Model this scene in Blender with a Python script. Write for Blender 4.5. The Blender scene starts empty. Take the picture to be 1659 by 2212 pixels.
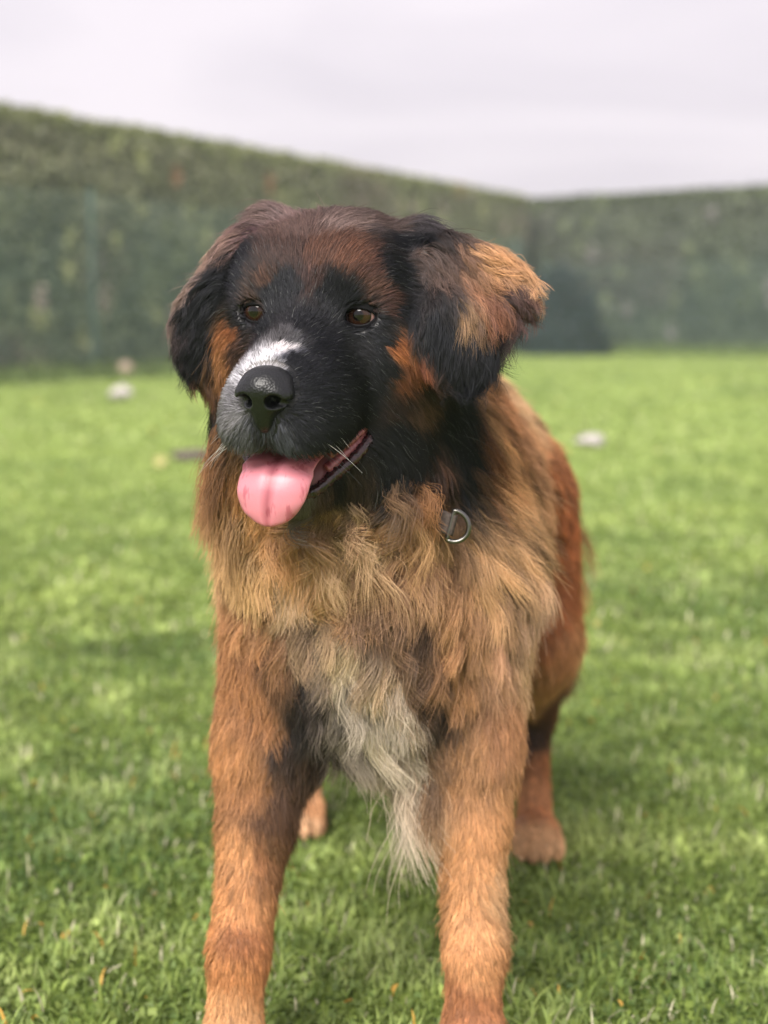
import bpy, math, random
import numpy as np
from mathutils import Vector, Matrix, kdtree

random.seed(7)
rng = np.random.default_rng(7)
scene = bpy.context.scene
COL = scene.collection
R = math.radians

# ------------------------------------------------------------------ camera
CAM_H = 0.78
cam_data = bpy.data.cameras.new('camera')
cam = bpy.data.objects.new('camera', cam_data)
COL.objects.link(cam)
cam.location = (0, 0, CAM_H)
cam.rotation_euler = (R(90 - 7.27), 0, 0)
cam_data.sensor_fit = 'VERTICAL'
cam_data.sensor_height = 36.0
cam_data.lens = 36.0 * 3324 / 2212
cam_data.clip_end = 2000
cam_data.dof.use_dof = True
cam_data.dof.focus_distance = 1.345
cam_data.dof.aperture_fstop = 3.7
scene.camera = cam

# ------------------------------------------------------------------ world: overcast sky
SUN_EL, SUN_AZ = 44.0, -24.0          # sun behind thin cloud, up and to the left behind the camera
world = bpy.data.worlds.new('World')
scene.world = world
world.use_nodes = True
wn = world.node_tree; wn.nodes.clear()
def wnode(t, **kw):
    n = wn.nodes.new(t)
    for k, v in kw.items():
        setattr(n, k, v)
    return n
w_out = wnode('ShaderNodeOutputWorld'); w_bg = wnode('ShaderNodeBackground')
sky = wnode('ShaderNodeTexSky', sky_type='NISHITA', sun_disc=False)
sky.sun_elevation = R(SUN_EL); sky.sun_rotation = R(180 + SUN_AZ)
sky.air_density = 1.0; sky.dust_density = 4.0
tc = wnode('ShaderNodeTexCoord')
mp = wnode('ShaderNodeMapping'); mp.inputs['Scale'].default_value = (1.3, 1.3, 5.5)
mp.inputs['Location'].default_value = (0.35, 0.2, 0.9)
nz = wnode('ShaderNodeTexNoise'); nz.inputs['Scale'].default_value = 2.1; nz.inputs['Detail'].default_value = 5
nz.inputs['Roughness'].default_value = 0.45; nz.inputs['Distortion'].default_value = 0.5
cr = wnode('ShaderNodeValToRGB')
cr.color_ramp.elements[0].position = 0.36; cr.color_ramp.elements[0].color = (5.0, 4.58, 5.0, 1)
cr.color_ramp.elements[1].position = 0.60; cr.color_ramp.elements[1].color = (6.0, 5.5, 5.85, 1)
mx = wnode('ShaderNodeMix', data_type='RGBA'); mx.inputs['Factor'].default_value = 0.93
L = wn.links.new
L(tc.outputs['Generated'], mp.inputs['Vector']); L(mp.outputs['Vector'], nz.inputs['Vector'])
L(nz.outputs['Fac'], cr.inputs['Fac'])
L(sky.outputs['Color'], mx.inputs['A']); L(cr.outputs['Color'], mx.inputs['B'])
L(mx.outputs['Result'], w_bg.inputs['Color']); w_bg.inputs['Strength'].default_value = 0.068
L(w_bg.outputs['Background'], w_out.inputs['Surface'])

# ------------------------------------------------------------------ sun (veiled)
sd = bpy.data.lights.new('sun', 'SUN')
sd.energy = 2.5; sd.angle = R(35); sd.color = (1.0, 0.95, 0.88)
sun = bpy.data.objects.new('sun', sd); COL.objects.link(sun)
sdir = Vector((math.sin(R(SUN_AZ)) * math.cos(R(SUN_EL)), -math.cos(R(SUN_AZ)) * math.cos(R(SUN_EL)), math.sin(R(SUN_EL))))
sun.rotation_euler = sdir.to_track_quat('Z', 'Y').to_euler()
sun.location = sdir * 20

vs = scene.view_settings
vs.view_transform = 'Standard'; vs.look = 'None'; vs.gamma = 1.0; vs.use_curve_mapping = False
vs.exposure = 1.33
scene.render.engine = 'CYCLES'
scene.cycles.use_denoising = True
scene.cycles.max_bounces = 5
scene.cycles.diffuse_bounces = 2
scene.cycles.glossy_bounces = 2
scene.cycles.transmission_bounces = 4
scene.cycles.transparent_max_bounces = 8
scene.cycles.caustics_reflective = False
scene.cycles.caustics_refractive = False
scene.cycles_curves.shape = 'RIBBONS'
scene.cycles_curves.subdivisions = 2

# ------------------------------------------------------------------ helpers
def tag(o, label=None, cat=None, group=None, kind=None):
    if label: o['label'] = label
    if cat: o['category'] = cat
    if group: o['group'] = group
    if kind: o['kind'] = kind
    return o

def empty(name, loc):
    o = bpy.data.objects.new(name, None); COL.objects.link(o); o.location = loc
    o.empty_display_size = 0.05
    return o

def mesh_obj(name, verts, faces, mat, parent=None, smooth=True, origin=None):
    """one mesh object; verts in world space, stored relative to the parent's place"""
    v = np.asarray(verts, dtype=np.float64)
    base = np.array(parent.matrix_world.translation if parent is None else world_loc(parent)) if parent is not None else (np.array(origin) if origin is not None else np.zeros(3))
    me = bpy.data.meshes.new(name)
    if isinstance(faces, np.ndarray):
        n, k = faces.shape
        me.vertices.add(len(v)); me.vertices.foreach_set('co', (v - base).astype(np.float32).ravel())
        me.loops.add(n * k); me.loops.foreach_set('vertex_index', faces.astype(np.int32).ravel())
        me.polygons.add(n); me.polygons.foreach_set('loop_start', np.arange(0, n * k, k, dtype=np.int32))
        me.update(calc_edges=True); me.validate()
    else:
        me.from_pydata([tuple(p) for p in (v - base)], [], faces)
        me.update()
    if smooth:
        me.polygons.foreach_set('use_smooth', np.ones(len(me.polygons), dtype=bool))
    o = bpy.data.objects.new(name, me); COL.objects.link(o)
    if mat is not None: me.materials.append(mat)
    if parent is not None: o.parent = parent
    elif origin is not None: o.location = origin
    return o

def world_loc(o):
    p = np.zeros(3)
    while o is not None:
        p = p + np.array(o.location); o = o.parent
    return p

def set_color(me, cols, name='Col'):
    a = me.attributes.new(name, 'FLOAT_COLOR', 'POINT')
    c = np.ones((len(cols), 4), dtype=np.float32); c[:, :3] = cols
    a.data.foreach_set('color', c.ravel())

def new_mat(name):
    m = bpy.data.materials.new(name); m.use_nodes = True
    nt = m.node_tree
    return m, nt, nt.nodes['Principled BSDF']

def noise_mat(name, c0, c1, scale=20, rough=0.7, bump=0.0, spec=0.3, detail=4, coat=0.0, sss=0.0, sss_col=None):
    m, nt, b = new_mat(name)
    t = nt.nodes.new('ShaderNodeTexCoord'); n = nt.nodes.new('ShaderNodeTexNoise')
    n.inputs['Scale'].default_value = scale; n.inputs['Detail'].default_value = detail
    r = nt.nodes.new('ShaderNodeValToRGB')
    r.color_ramp.elements[0].position = 0.32; r.color_ramp.elements[0].color = (*c0, 1)
    r.color_ramp.elements[1].position = 0.68; r.color_ramp.elements[1].color = (*c1, 1)
    nt.links.new(t.outputs['Object'], n.inputs['Vector']); nt.links.new(n.outputs['Fac'], r.inputs['Fac'])
    nt.links.new(r.outputs['Color'], b.inputs['Base Color'])
    b.inputs['Roughness'].default_value = rough; b.inputs['Specular IOR Level'].default_value = spec
    if coat: b.inputs['Coat Weight'].default_value = coat; b.inputs['Coat Roughness'].default_value = 0.15
    if sss:
        b.inputs['Subsurface Weight'].default_value = sss; b.inputs['Subsurface Scale'].default_value = 0.01
        b.inputs['Subsurface Radius'].default_value = (1.0, 0.35, 0.3)
    if bump:
        bp = nt.nodes.new('ShaderNodeBump'); bp.inputs['Strength'].default_value = bump; bp.inputs['Distance'].default_value = 0.002
        nt.links.new(n.outputs['Fac'], bp.inputs['Height']); nt.links.new(bp.outputs['Normal'], b.inputs['Normal'])
    return m

def vnoise(p, seed=0):
    """smooth value noise in 0..1 for an (n,3) array"""
    p = np.asarray(p, dtype=np.float64)
    i = np.floor(p).astype(np.int64); f = p - i; f = f * f * (3 - 2 * f)
    out = np.zeros(len(p))
    for dx in (0, 1):
        for dy in (0, 1):
            for dz in (0, 1):
                h = ((i[:, 0] + dx) * 374761393 + (i[:, 1] + dy) * 668265263 + (i[:, 2] + dz) * 2147483647 + seed * 974711) & 0xffffffff
                h = ((h ^ (h >> 13)) * 1274126177) & 0xffffffff
                h = (h ^ (h >> 16)) & 0xffff
                w = (f[:, 0] if dx else 1 - f[:, 0]) * (f[:, 1] if dy else 1 - f[:, 1]) * (f[:, 2] if dz else 1 - f[:, 2])
                out += w * h / 65535.0
    return out

def norm(v):
    return v / np.maximum(np.linalg.norm(v, axis=-1, keepdims=True), 1e-9)

def uv_sphere(r, nu=32, nv_=20):
    v = [(0, 0, r)]; f = []
    for j in range(1, nv_):
        a = math.pi * j / nv_
        for i in range(nu):
            b = 2 * math.pi * i / nu
            v.append((r * math.sin(a) * math.cos(b), r * math.sin(a) * math.sin(b), r * math.cos(a)))
    v.append((0, 0, -r)); n = len(v) - 1
    for i in range(nu): f.append((0, 1 + i, 1 + (i + 1) % nu)); f.append((n, n - nu + (i + 1) % nu, n - nu + i))
    for j in range(nv_ - 2):
        for i in range(nu):
            a = 1 + j * nu + i; b = 1 + j * nu + (i + 1) % nu
            f.append((a, a + nu, b + nu, b))
    return v, f

# ------------------------------------------------------------------ the lawn
def ground_z(x, y):
    return 0.012 * np.sin(x * 1.7 + 0.6) * np.cos(y * 1.1) + 0.02 * np.sin(x * 0.4 + y * 0.31)* np.clip((y - 4) / 6, 0, 1)
def ground_at(x, y):
    x = np.asarray(x, float); y = np.asarray(y, float)
    near = np.exp(-((x - 0.05) ** 2 + (y - 1.85) ** 2) / 0.9)
    return ground_z(x, y) * (1 - near)
gx = np.concatenate([np.linspace(-400, -12, 12)[:-1], np.linspace(-12, 14, 105), np.linspace(14, 400, 12)[1:]])
gy = np.concatenate([np.linspace(-200, -2, 8)[:-1], np.linspace(-2, 40, 169), np.linspace(40, 900, 14)[1:]])
XX, YY = np.meshgrid(gx, gy, indexing='ij')
ZZ = ground_at(XX, YY) - 0.004
gv = np.stack([XX.ravel(), YY.ravel(), ZZ.ravel()], 1)
ny_ = len(gy)
i_, j_ = np.meshgrid(np.arange(len(gx) - 1), np.arange(ny_ - 1), indexing='ij')
a_ = (i_ * ny_ + j_).ravel()
gq_ = np.stack([a_, a_ + ny_, a_ + ny_ + 1, a_ + 1], 1)
lawn_m, nt, pb = new_mat('lawn')
t = nt.nodes.new('ShaderNodeTexCoord')
n1 = nt.nodes.new('ShaderNodeTexNoise'); n1.inputs['Scale'].default_value = 0.9; n1.inputs['Detail'].default_value = 5
n2 = nt.nodes.new('ShaderNodeTexNoise'); n2.inputs['Scale'].default_value = 45; n2.inputs['Detail'].default_value = 4
r1 = nt.nodes.new('ShaderNodeValToRGB'); r1.color_ramp.elements[0].position = 0.35; r1.color_ramp.elements[0].color = (0.14, 0.21, 0.045, 1)
r1.color_ramp.elements[1].position = 0.65; r1.color_ramp.elements[1].color = (0.32, 0.40, 0.10, 1)
r2 = nt.nodes.new('ShaderNodeValToRGB'); r2.color_ramp.elements[0].position = 0.3; r2.color_ramp.elements[0].color = (0.35, 0.4, 0.3, 1)
r2.color_ramp.elements[1].position = 0.65; r2.color_ramp.elements[1].color = (1, 1, 1, 1)
ml = nt.nodes.new('ShaderNodeMix'); ml.data_type = 'RGBA'; ml.blend_type = 'MULTIPLY'; ml.inputs['Factor'].default_value = 1
for n_ in (n1, n2): nt.links.new(t.outputs['Object'], n_.inputs['Vector'])
nt.links.new(n1.outputs['Fac'], r1.inputs['Fac']); nt.links.new(n2.outputs['Fac'], r2.inputs['Fac'])
nt.links.new(r1.outputs['Color'], ml.inputs['A']); nt.links.new(r2.outputs['Color'], ml.inputs['B'])
nt.links.new(ml.outputs['Result'], pb.inputs['Base Color']); pb.inputs['Roughness'].default_value = 0.9; pb.inputs['Specular IOR Level'].default_value = 0.1
lawn = mesh_obj('lawn', gv, gq_, lawn_m)
tag(lawn, 'green mown lawn stretching back to the hedges', None, kind='structure')

# grass blades: dense and fine near the dog, sparser and coarser further off
def leaf_mat(name, trans, rough=0.55):
    m = bpy.data.materials.new(name); m.use_nodes = True; nt = m.node_tree; pb = nt.nodes['Principled BSDF']; o = nt.nodes['Material Output']
    a = nt.nodes.new('ShaderNodeAttribute'); a.attribute_name = 'Col'
    nt.links.new(a.outputs['Color'], pb.inputs['Base Color']); pb.inputs['Roughness'].default_value = rough; pb.inputs['Specular IOR Level'].default_value = 0.35
    tr = nt.nodes.new('ShaderNodeBsdfTranslucent'); nt.links.new(a.outputs['Color'], tr.inputs['Color'])
    mxs = nt.nodes.new('ShaderNodeMixShader'); mxs.inputs['Fac'].default_value = trans
    nt.links.new(pb.outputs['BSDF'], mxs.inputs[1]); nt.links.new(tr.outputs['BSDF'], mxs.inputs[2]); nt.links.new(mxs.outputs['Shader'], o.inputs['Surface'])
    return m
grass_m = leaf_mat('grass_blade', 0.35)
gr = np.random.default_rng(21)
def blades(n, y0, y1, h, w, pw):
    # y drawn denser towards the near edge
    t = gr.random(n); y = (y0 ** (1 - pw) + t * (y1 ** (1 - pw) - y0 ** (1 - pw))) ** (1 / (1 - pw))
    x = (gr.random(n) * 2 - 1) * (0.33 * y + 0.75)
    q = np.stack([x, y, np.zeros(n)], 1)
    patch = vnoise(q * 2.3, 3); fine = vnoise(q * 11.0, 4); tuft = vnoise(q * 34.0, 9)
    hh = h * (0.45 + 0.7 * gr.random(n)) * (0.35 + 0.75 * fine + 0.5 * tuft)
    ww = w * (0.6 + 0.8 * gr.random(n))
    az = gr.random(n) * 6.283; lean = 0.3 + 1.7 * gr.random(n)
    broad = gr.random(n) < 0.34                                        # clover and broad weeds between the blades
    hh[broad] *= 0.42; ww[broad] *= 2.6; lean[broad] = 1.0 + 0.6 * gr.random(broad.sum())
    d = np.stack([np.cos(az), np.sin(az), np.zeros(n)], 1); s_ = np.stack([-d[:, 1], d[:, 0], np.zeros(n)], 1)
    base = np.stack([x, y, ground_at(x, y) - 0.004 + broad * h * 0.35 * gr.random(n)], 1)
    V = np.zeros((n, 7, 3))
    prof = (1.0, 0.95, 0.62)
    cur = base.copy(); ang = 0.25 * lean
    for k in range(3):
        V[:, 2 * k] = cur - s_ * (ww * prof[k] * 0.5)[:, None]; V[:, 2 * k + 1] = cur + s_ * (ww * prof[k] * 0.5)[:, None]
        cur = cur + (d * np.sin(ang)[:, None] + np.array([0, 0, 1]) * np.cos(ang)[:, None]) * (hh / 3)[:, None]; ang = ang + 0.38 * lean
    V[:, 6] = cur
    Fi = np.array([(0, 1, 3), (0, 3, 2), (2, 3, 5), (2, 5, 4), (4, 5, 6)])
    FF = (np.arange(n)[:, None, None] * 7 + Fi[None]).reshape(-1, 3)
    g0 = np.array([0.06, 0.125, 0.028]); g1 = np.array([0.29, 0.37, 0.085]); g2 = np.array([0.44, 0.49, 0.19])
    m = np.clip(0.15 + 0.55 * patch + 0.5 * (gr.random(n) - 0.4) + 0.25 * (tuft - 0.5), 0, 1)[:, None]
    c = g0 * (1 - m) + g1 * m
    c = c * (0.55 + 0.9 * tuft * fine + 0.25 * fine)[:, None]
    m2 = (np.clip(fine - 0.5, 0, 1) * 0.9)[:, None]; c = c * (1 - m2) + g2 * m2
    dry = (gr.random(n) < 0.06) & ~broad; c[dry] = np.array([0.50, 0.48, 0.30]) * (0.6 + 0.6 * gr.random(dry.sum()))[:, None]
    lit = gr.random(n) < 0.004; c[lit] = (0.50, 0.30, 0.06)
    c = c * (0.75 + 0.5 * gr.random(n))[:, None]
    fy = np.clip((y - 3.0) / 5.0, 0, 1)[:, None]; c = c * (1 - fy) + (c * 0.5 + np.array([0.17, 0.215, 0.06])) * fy  # further blades paler: grazing light put into their colour
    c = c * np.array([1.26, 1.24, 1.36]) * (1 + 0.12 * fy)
    cc = np.repeat(c[:, None], 7, 1)
    return V.reshape(-1, 3), FF, cc.reshape(-1, 3)
GVs, GFs, GCs, ofs = [], [], [], 0
for args in ((130000, 1.15, 3.6, 0.036, 0.0034, 0.6), (85000, 3.5, 9.0, 0.040, 0.0075, 0.9), (70000, 8.8, 36.0, 0.045, 0.022, 1.2)):
    v, f, c = blades(*args)
    GVs.append(v); GFs.append(f + ofs); GCs.append(c); ofs += len(v)
# longer unmown grass along the foot of the hedges
for (ax0, ay0), (ax1, ay1), n in (((-9.4, 9.3), (3.3, 33.6), 9000), ((3.3, 33.6), (13.3, 25.4), 7000)):
    tt0 = gr.random(n); off0 = 0.55 * gr.random(n)
    dxy = np.array([ax1 - ax0, ay1 - ay0]); dxy = dxy / np.linalg.norm(dxy); pn = np.array([dxy[1], -dxy[0]])
    bx_ = ax0 + (ax1 - ax0) * tt0 + pn[0] * (0.1 + off0); by_ = ay0 + (ay1 - ay0) * tt0 + pn[1] * (0.1 + off0)
    hh = (0.10 + 0.22 * gr.random(n)) * (1.1 - off0 * 1.4); az = gr.random(n) * 6.283; ww = 0.014 + 0.012 * gr.random(n)
    d = np.stack([np.cos(az), np.sin(az), np.zeros(n)], 1); s_ = np.stack([-d[:, 1], d[:, 0], np.zeros(n)], 1); base = np.stack([bx_, by_, np.full(n, -0.005)], 1)
    V = np.stack([base - s_ * ww[:, None], base + s_ * ww[:, None], base + d * (0.35 * hh)[:, None] + np.array([0, 0, 1]) * hh[:, None]], 1)
    GVs.append(V.reshape(-1, 3)); GFs.append(np.arange(n * 3).reshape(-1, 3) + ofs); ofs += n * 3
    c = np.array([0.19, 0.26, 0.085]) * (0.5 + 0.9 * gr.random(n))[:, None]
    GCs.append(np.repeat(c[:, None], 3, 1).reshape(-1, 3))
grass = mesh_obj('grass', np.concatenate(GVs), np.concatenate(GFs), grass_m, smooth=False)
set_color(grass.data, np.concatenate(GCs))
tag(grass, 'short green grass with clover and dry blades', 'grass', kind='stuff')

# ------------------------------------------------------------------ clipped hedges
hedge_leaf_m = leaf_mat('hedge_leaf', 0.2, 0.5)
hedge_core_m = noise_mat('hedge_wood', (0.03, 0.04, 0.03), (0.07, 0.08, 0.05), 5, 0.95)
HH = 3.34
def hedge(name, label, p0, p1, nl, seed, tone):
    r = np.random.default_rng(seed)
    p0 = np.array(p0); p1 = np.array(p1); L_ = np.linalg.norm(p1 - p0); dx = (p1 - p0) / L_
    nrm = np.array([dx[1], -dx[0]])                                     # towards the lawn
    if nrm @ (np.array([0, 10.0]) - p0) < 0: nrm = -nrm
    root = tag(empty(name, (*(0.5 * (p0 + p1)), 0)), label, 'hedge')
    TH = 1.3
    # woody core: a lumpy box inside the foliage
    nu, nv2 = int(L_ / 0.35), 12
    V = []; Fq = []
    prof = [(-0.12, 0.0)] + [(-0.12, HH * k / 9 * 0.96) for k in range(1, 10)] + [(-TH + 0.12, HH * 0.96), (-TH + 0.12, 0.0)]
    for i in range(nu + 1):
        for (o, z) in prof:
            j = 0.10 * (r.random() - 0.5)
            V.append((*(p0 + dx * L_ * i / nu + nrm * (o + j)), max(0.0, z + (0.06 * (r.random() - 0.5) if z > 0 else 0))))
    m = len(prof)
    for i in range(nu):
        for k in range(m - 1): Fq.append((i * m + k, i * m + k + 1, (i + 1) * m + k + 1, (i + 1) * m + k))
    Fq.append(tuple(range(m))); Fq.append(tuple(nu * m + k for k in range(m))[::-1])
    mesh_obj('branches', np.array(V), Fq, hedge_core_m, root, smooth=False)
    # leaves: front face, top and back
    s = r.random(nl) * L_; which = r.random(nl)
    top = which < 0.20; back = which > 0.93
    z = r.random(nl) * HH; o = -0.24 * r.random(nl) ** 1.5
    o[top] = -TH * r.random(top.sum()); z[top] = HH - 0.18 * r.random(top.sum()) ** 1.5
    o[back] = -TH + 0.2 * r.random(back.sum())
    q = np.stack([s, z, o], 1)
    lump = vnoise(q * np.array([1.6, 1.6, 1]), seed); lump2 = vnoise(q * np.array([4.5, 3.0, 3]), seed + 1); big = vnoise(q * np.array([0.55, 0.7, 1]), seed + 2)
    o = o + np.where(top | back, 0, 0.12 * (lump - 0.5)); z = z + np.where(top, 0.05 * (lump - 0.5), 0)
    ctr = np.stack([p0[0] + dx[0] * s + nrm[0] * o, p0[1] + dx[1] * s + nrm[1] * o, np.maximum(z, 0.03)], 1)
    nl3 = np.where(top[:, None], np.array([0, 0, 1.0]), np.array([nrm[0], nrm[1], 0.35])) + r.normal(size=(nl, 3)) * 0.55
    nl3 = norm(nl3); tx = norm(np.cross(nl3, r.normal(size=(nl, 3)))); ty = np.cross(nl3, tx)
    sz = 0.040 + 0.045 * r.random(nl); 
    V = np.stack([ctr - tx * sz[:, None], ctr - ty * (sz * 0.45)[:, None] + nl3 * 0.008, ctr + tx * sz[:, None], ctr + ty * (sz * 0.45)[:, None] + nl3 * 0.008], 1)
    Fi = (np.arange(nl)[:, None, None] * 4 + np.array([(0, 1, 2), (0, 2, 3)])[None]).reshape(-1, 3)
    a = np.array([0.11, 0.15, 0.11]); b = np.array([0.30, 0.34, 0.19]); ol = np.array([0.36, 0.33, 0.21]); pk = np.array([0.30, 0.22, 0.20])
    k = np.clip(0.9 * lump2 + 0.5 * (r.random(nl) - 0.5), 0, 1)[:, None]
    c = a * (1 - k) + b * k
    up = np.clip((z / HH - 0.42) * 2.2, 0, 1)[:, None] * (0.35 + 0.4 * r.random(nl))[:, None]
    c = c * (1 - up) + ol * up
    br = (np.clip(big - 0.58, 0, 1) * 2.2)[:, None] * (r.random(nl) < 0.6)[:, None]; c = c * (1 - br) + pk * br
    # sprigs of new growth and a few dead tips, seen as pale dots
    ns = int(L_ * 4.5)
    sp = np.stack([r.random(ns) * L_, (r.random(ns) ** 1.3) * HH * 0.98], 1)
    for (ss, zz), tone2 in zip(sp, r.random(ns)):
        mk = ((s - ss) ** 2 / 0.012 + (z - zz) ** 2 / 0.03 < 1) & (o > -0.16)
        c[mk] = (np.array([0.56, 0.58, 0.30]) if tone2 < 0.62 else np.array([0.60, 0.50, 0.44]) if tone2 < 0.9 else np.array([0.42, 0.24, 0.14])) * (0.75 + 0.4 * tone2)
    tr_ = z > HH - 0.2; c[tr_] = c[tr_] * 0.5 + np.array([0.20, 0.23, 0.07]) * 0.5
    c = c * tone * (0.75 + 0.5 * r.random(nl))[:, None]
    fo = mesh_obj('foliage', V.reshape(-1, 3), Fi, hedge_leaf_m, root, smooth=False)
    set_color(fo.data, np.repeat(c[:, None], 4, 1).reshape(-1, 3)); fo['kind'] = 'stuff'
    return root, p0, dx, nrm, L_
CORNER = (3.16, 33.8)
h1 = hedge('hedge', 'tall clipped olive-green hedge, the paler of the two, flecked with bright new sprigs', (-9.6, 9.4), CORNER, 95000, 31, 1.15)
h2 = hedge('hedge', 'darker blue-green clipped hedge beyond the corner leaf clump, with few pale tips', (3.0, 34.6), (13.5, 25.9), 60000, 32, np.array([0.44, 0.50, 0.54]))

# green wire mesh fence along the foot of each hedge
wire_m = noise_mat('green_wire', (0.10, 0.155, 0.14), (0.12, 0.18, 0.16), 30, 0.55)
def box(V, Fq, c, ex, ey, ez):
    n = len(V)
    for i in (-1, 1):
        for j in (-1, 1):
            for k in (-1, 1): V.append(c + i * ex + j * ey + k * ez)
    for f in ((0, 1, 3, 2), (4, 6, 7, 5), (0, 4, 5, 1), (2, 3, 7, 6), (0, 2, 6, 4), (1, 5, 7, 3)): Fq.append(tuple(n + q for q in f))
def fence(label, hd, s0, s1, hgt, bay):
    _, p0, dx, nrm, L_ = hd
    D3 = np.array([dx[0], dx[1], 0]); N3 = np.array([nrm[0], nrm[1], 0]); Z3 = np.array([0, 0, 1.0]); O = np.array([p0[0], p0[1], 0]) + N3 * 0.32
    root = tag(empty('wire_fence', tuple(O + D3 * 0.5 * (s0 + s1))), label, 'fence')
    s = s0
    while s < s1 - 0.3:
        e = min(s + bay, s1)
        V, Fq = [], []
        box(V, Fq, O + D3 * s + Z3 * (hgt + 0.06) / 2, D3 * 0.024, N3 * 0.024, Z3 * (hgt + 0.06) / 2)
        box(V, Fq, O + D3 * s + Z3 * (hgt + 0.07), D3 * 0.029, N3 * 0.029, Z3 * 0.012)
        mesh_obj('post', np.array(V), Fq, wire_m, root, smooth=False)
        V, Fq = [], []
        for z in np.arange(0.05, hgt, 0.20): box(V, Fq, O + D3 * 0.5 * (s + e) + Z3 * z + N3 * 0.045, D3 * (e - s) / 2, N3 * 0.002, Z3 * 0.002)
        for x in np.arange(s + 0.05, e, 0.05): box(V, Fq, O + D3 * x + Z3 * hgt / 2 + N3 * 0.052, D3 * 0.002, N3 * 0.002, Z3 * hgt / 2)
        mesh_obj('mesh_panel', np.array(V), Fq, wire_m, root, smooth=False)['kind'] = 'stuff'
        s = e
    return root
fence('green wire mesh fence with posts in front of the paler hedge', h1, 5.06, 26.5, 2.3, 7.0)
fence('green wire mesh fence in front of the darker hedge', h2, 0.9, 12.5, 1.9, 5.6)

# dark blue-green leaves on stems in the corner of the hedges
def leaf_clump(label, c, wid, dep, hgt, nl, seed):
    r = np.random.default_rng(seed)
    root = tag(empty('leaf_clump', c), label, 'leaf_clump')
    c = np.array(c)
    for k in range(7):                                                 # stems fan out from the ground
        a = r.random() * 6.283; top = c + np.array([math.cos(a) * wid * 0.3, math.sin(a) * dep * 0.3, hgt * (0.6 + 0.3 * r.random())])
        pts = [c + (top - c) * t + np.array([0.04 * math.sin(5 * t + k), 0.04 * math.cos(4 * t + k), 0]) for t in np.linspace(0, 1, 7)]
        V, Fq = [], []
        for i, p in enumerate(pts):
            rd = 0.035 * (1 - 0.75 * i / 6)
            for j in range(6): V.append(p + rd * np.array([math.cos(j * 1.0472), math.sin(j * 1.0472), 0]))
        for i in range(6):
            for j in range(6): Fq.append((i * 6 + j, i * 6 + (j + 1) % 6, (i + 1) * 6 + (j + 1) % 6, (i + 1) * 6 + j))
        mesh_obj('stem', np.array(V), Fq, hedge_core_m, root)
    d = norm(r.normal(size=(nl, 3))); d[:, 2] = np.abs(d[:, 2]) * 1.15 - 0.15
    rad = (0.45 + 0.55 * r.random(nl) ** 0.5) * (0.78 + 0.44 * vnoise(d * 2.6 + seed, seed))
    ctr = c + d * rad[:, None] * np.array([wid / 2, dep / 2, hgt]) ; ctr[:, 2] = np.maximum(ctr[:, 2], 0.04)
    n3 = norm(d + 0.6 * r.normal(size=(nl, 3))); tx = norm(np.cross(n3, r.normal(size=(nl, 3)))); ty = np.cross(n3, tx); sz = 0.035 + 0.035 * r.random(nl)
    V = np.stack([ctr - tx * sz[:, None], ctr - ty * (sz * 0.4)[:, None], ctr + tx * sz[:, None], ctr + ty * (sz * 0.4)[:, None]], 1)
    Fi = (np.arange(nl)[:, None, None] * 4 + np.array([(0, 1, 2), (0, 2, 3)])[None]).reshape(-1, 3)
    col = np.array([0.018, 0.040, 0.044]) * (0.5 + 1.1 * r.random(nl))[:, None]
    fo = mesh_obj('foliage', V.reshape(-1, 3), Fi, hedge_leaf_m, root, smooth=False); fo['kind'] = 'stuff'
    set_color(fo.data, np.repeat(col[:, None], 4, 1).reshape(-1, 3))
leaf_clump('dark blue-green clump of leaves in the corner where the two hedges meet', (3.55, 31.6, 0.0), 2.3, 1.4, 1.75, 9000, 51)

# ------------------------------------------------------------------ small things lying on the lawn
def lump(name, label, cat, loc, size, mat, seed, rough_=0.25, flat=0.0):
    r = np.random.default_rng(seed)
    v, f = uv_sphere(1.0, 22, 14)
    v = np.array(v); nrm_ = norm(v)
    q = 1 + rough_ * (vnoise(nrm_ * 2.1 + seed, seed) - 0.5) * 2 + rough_ * 0.5 * (vnoise(nrm_ * 5.3 + seed, seed + 1) - 0.5) * 2
    v = v * q[:, None] * np.array(size) * 0.5
    v[:, 2] = np.maximum(v[:, 2], -size[2] * 0.38) + size[2] * 0.38
    o = mesh_obj(name, v + np.array(loc), f, mat, origin=loc)
    return tag(o, label, cat)
white_m = noise_mat('white_paper', (0.42, 0.38, 0.37), (0.52, 0.48, 0.47), 25, 0.7, bump=0.4)
tan_m = noise_mat('tan_rubber', (0.36, 0.27, 0.21), (0.42, 0.32, 0.25), 18, 0.6)
mauve_m = noise_mat('dark_earth', (0.075, 0.05, 0.055), (0.15, 0.11, 0.12), 30, 0.85, bump=0.5)
leaf_y = noise_mat('yellow_leaf', (0.34, 0.32, 0.11), (0.42, 0.39, 0.16), 40, 0.6)
lump('crumpled_paper', 'rounded white scrap on the grass in front of the paler hedge', 'litter', (-2.40, 14.1, 0.025), (0.20, 0.15, 0.14), white_m, 3)
lump('crumpled_paper', 'flat white scrap on the grass beside the dog\'s flank', 'litter', (1.225, 9.05, 0.02), (0.17, 0.10, 0.075), white_m, 8)
lump('ball', 'pinkish tan ball lying at the foot of the paler hedge', 'ball', (-3.33, 19.9, 0.02), (0.20, 0.20, 0.20), tan_m, 5, 0.03)
lump('earth_clod', 'low dark mauve-brown clod on the grass beside the dog\'s neck', 'clod', (-1.00, 8.1, 0.015), (0.22, 0.12, 0.075), mauve_m, 6)
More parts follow.
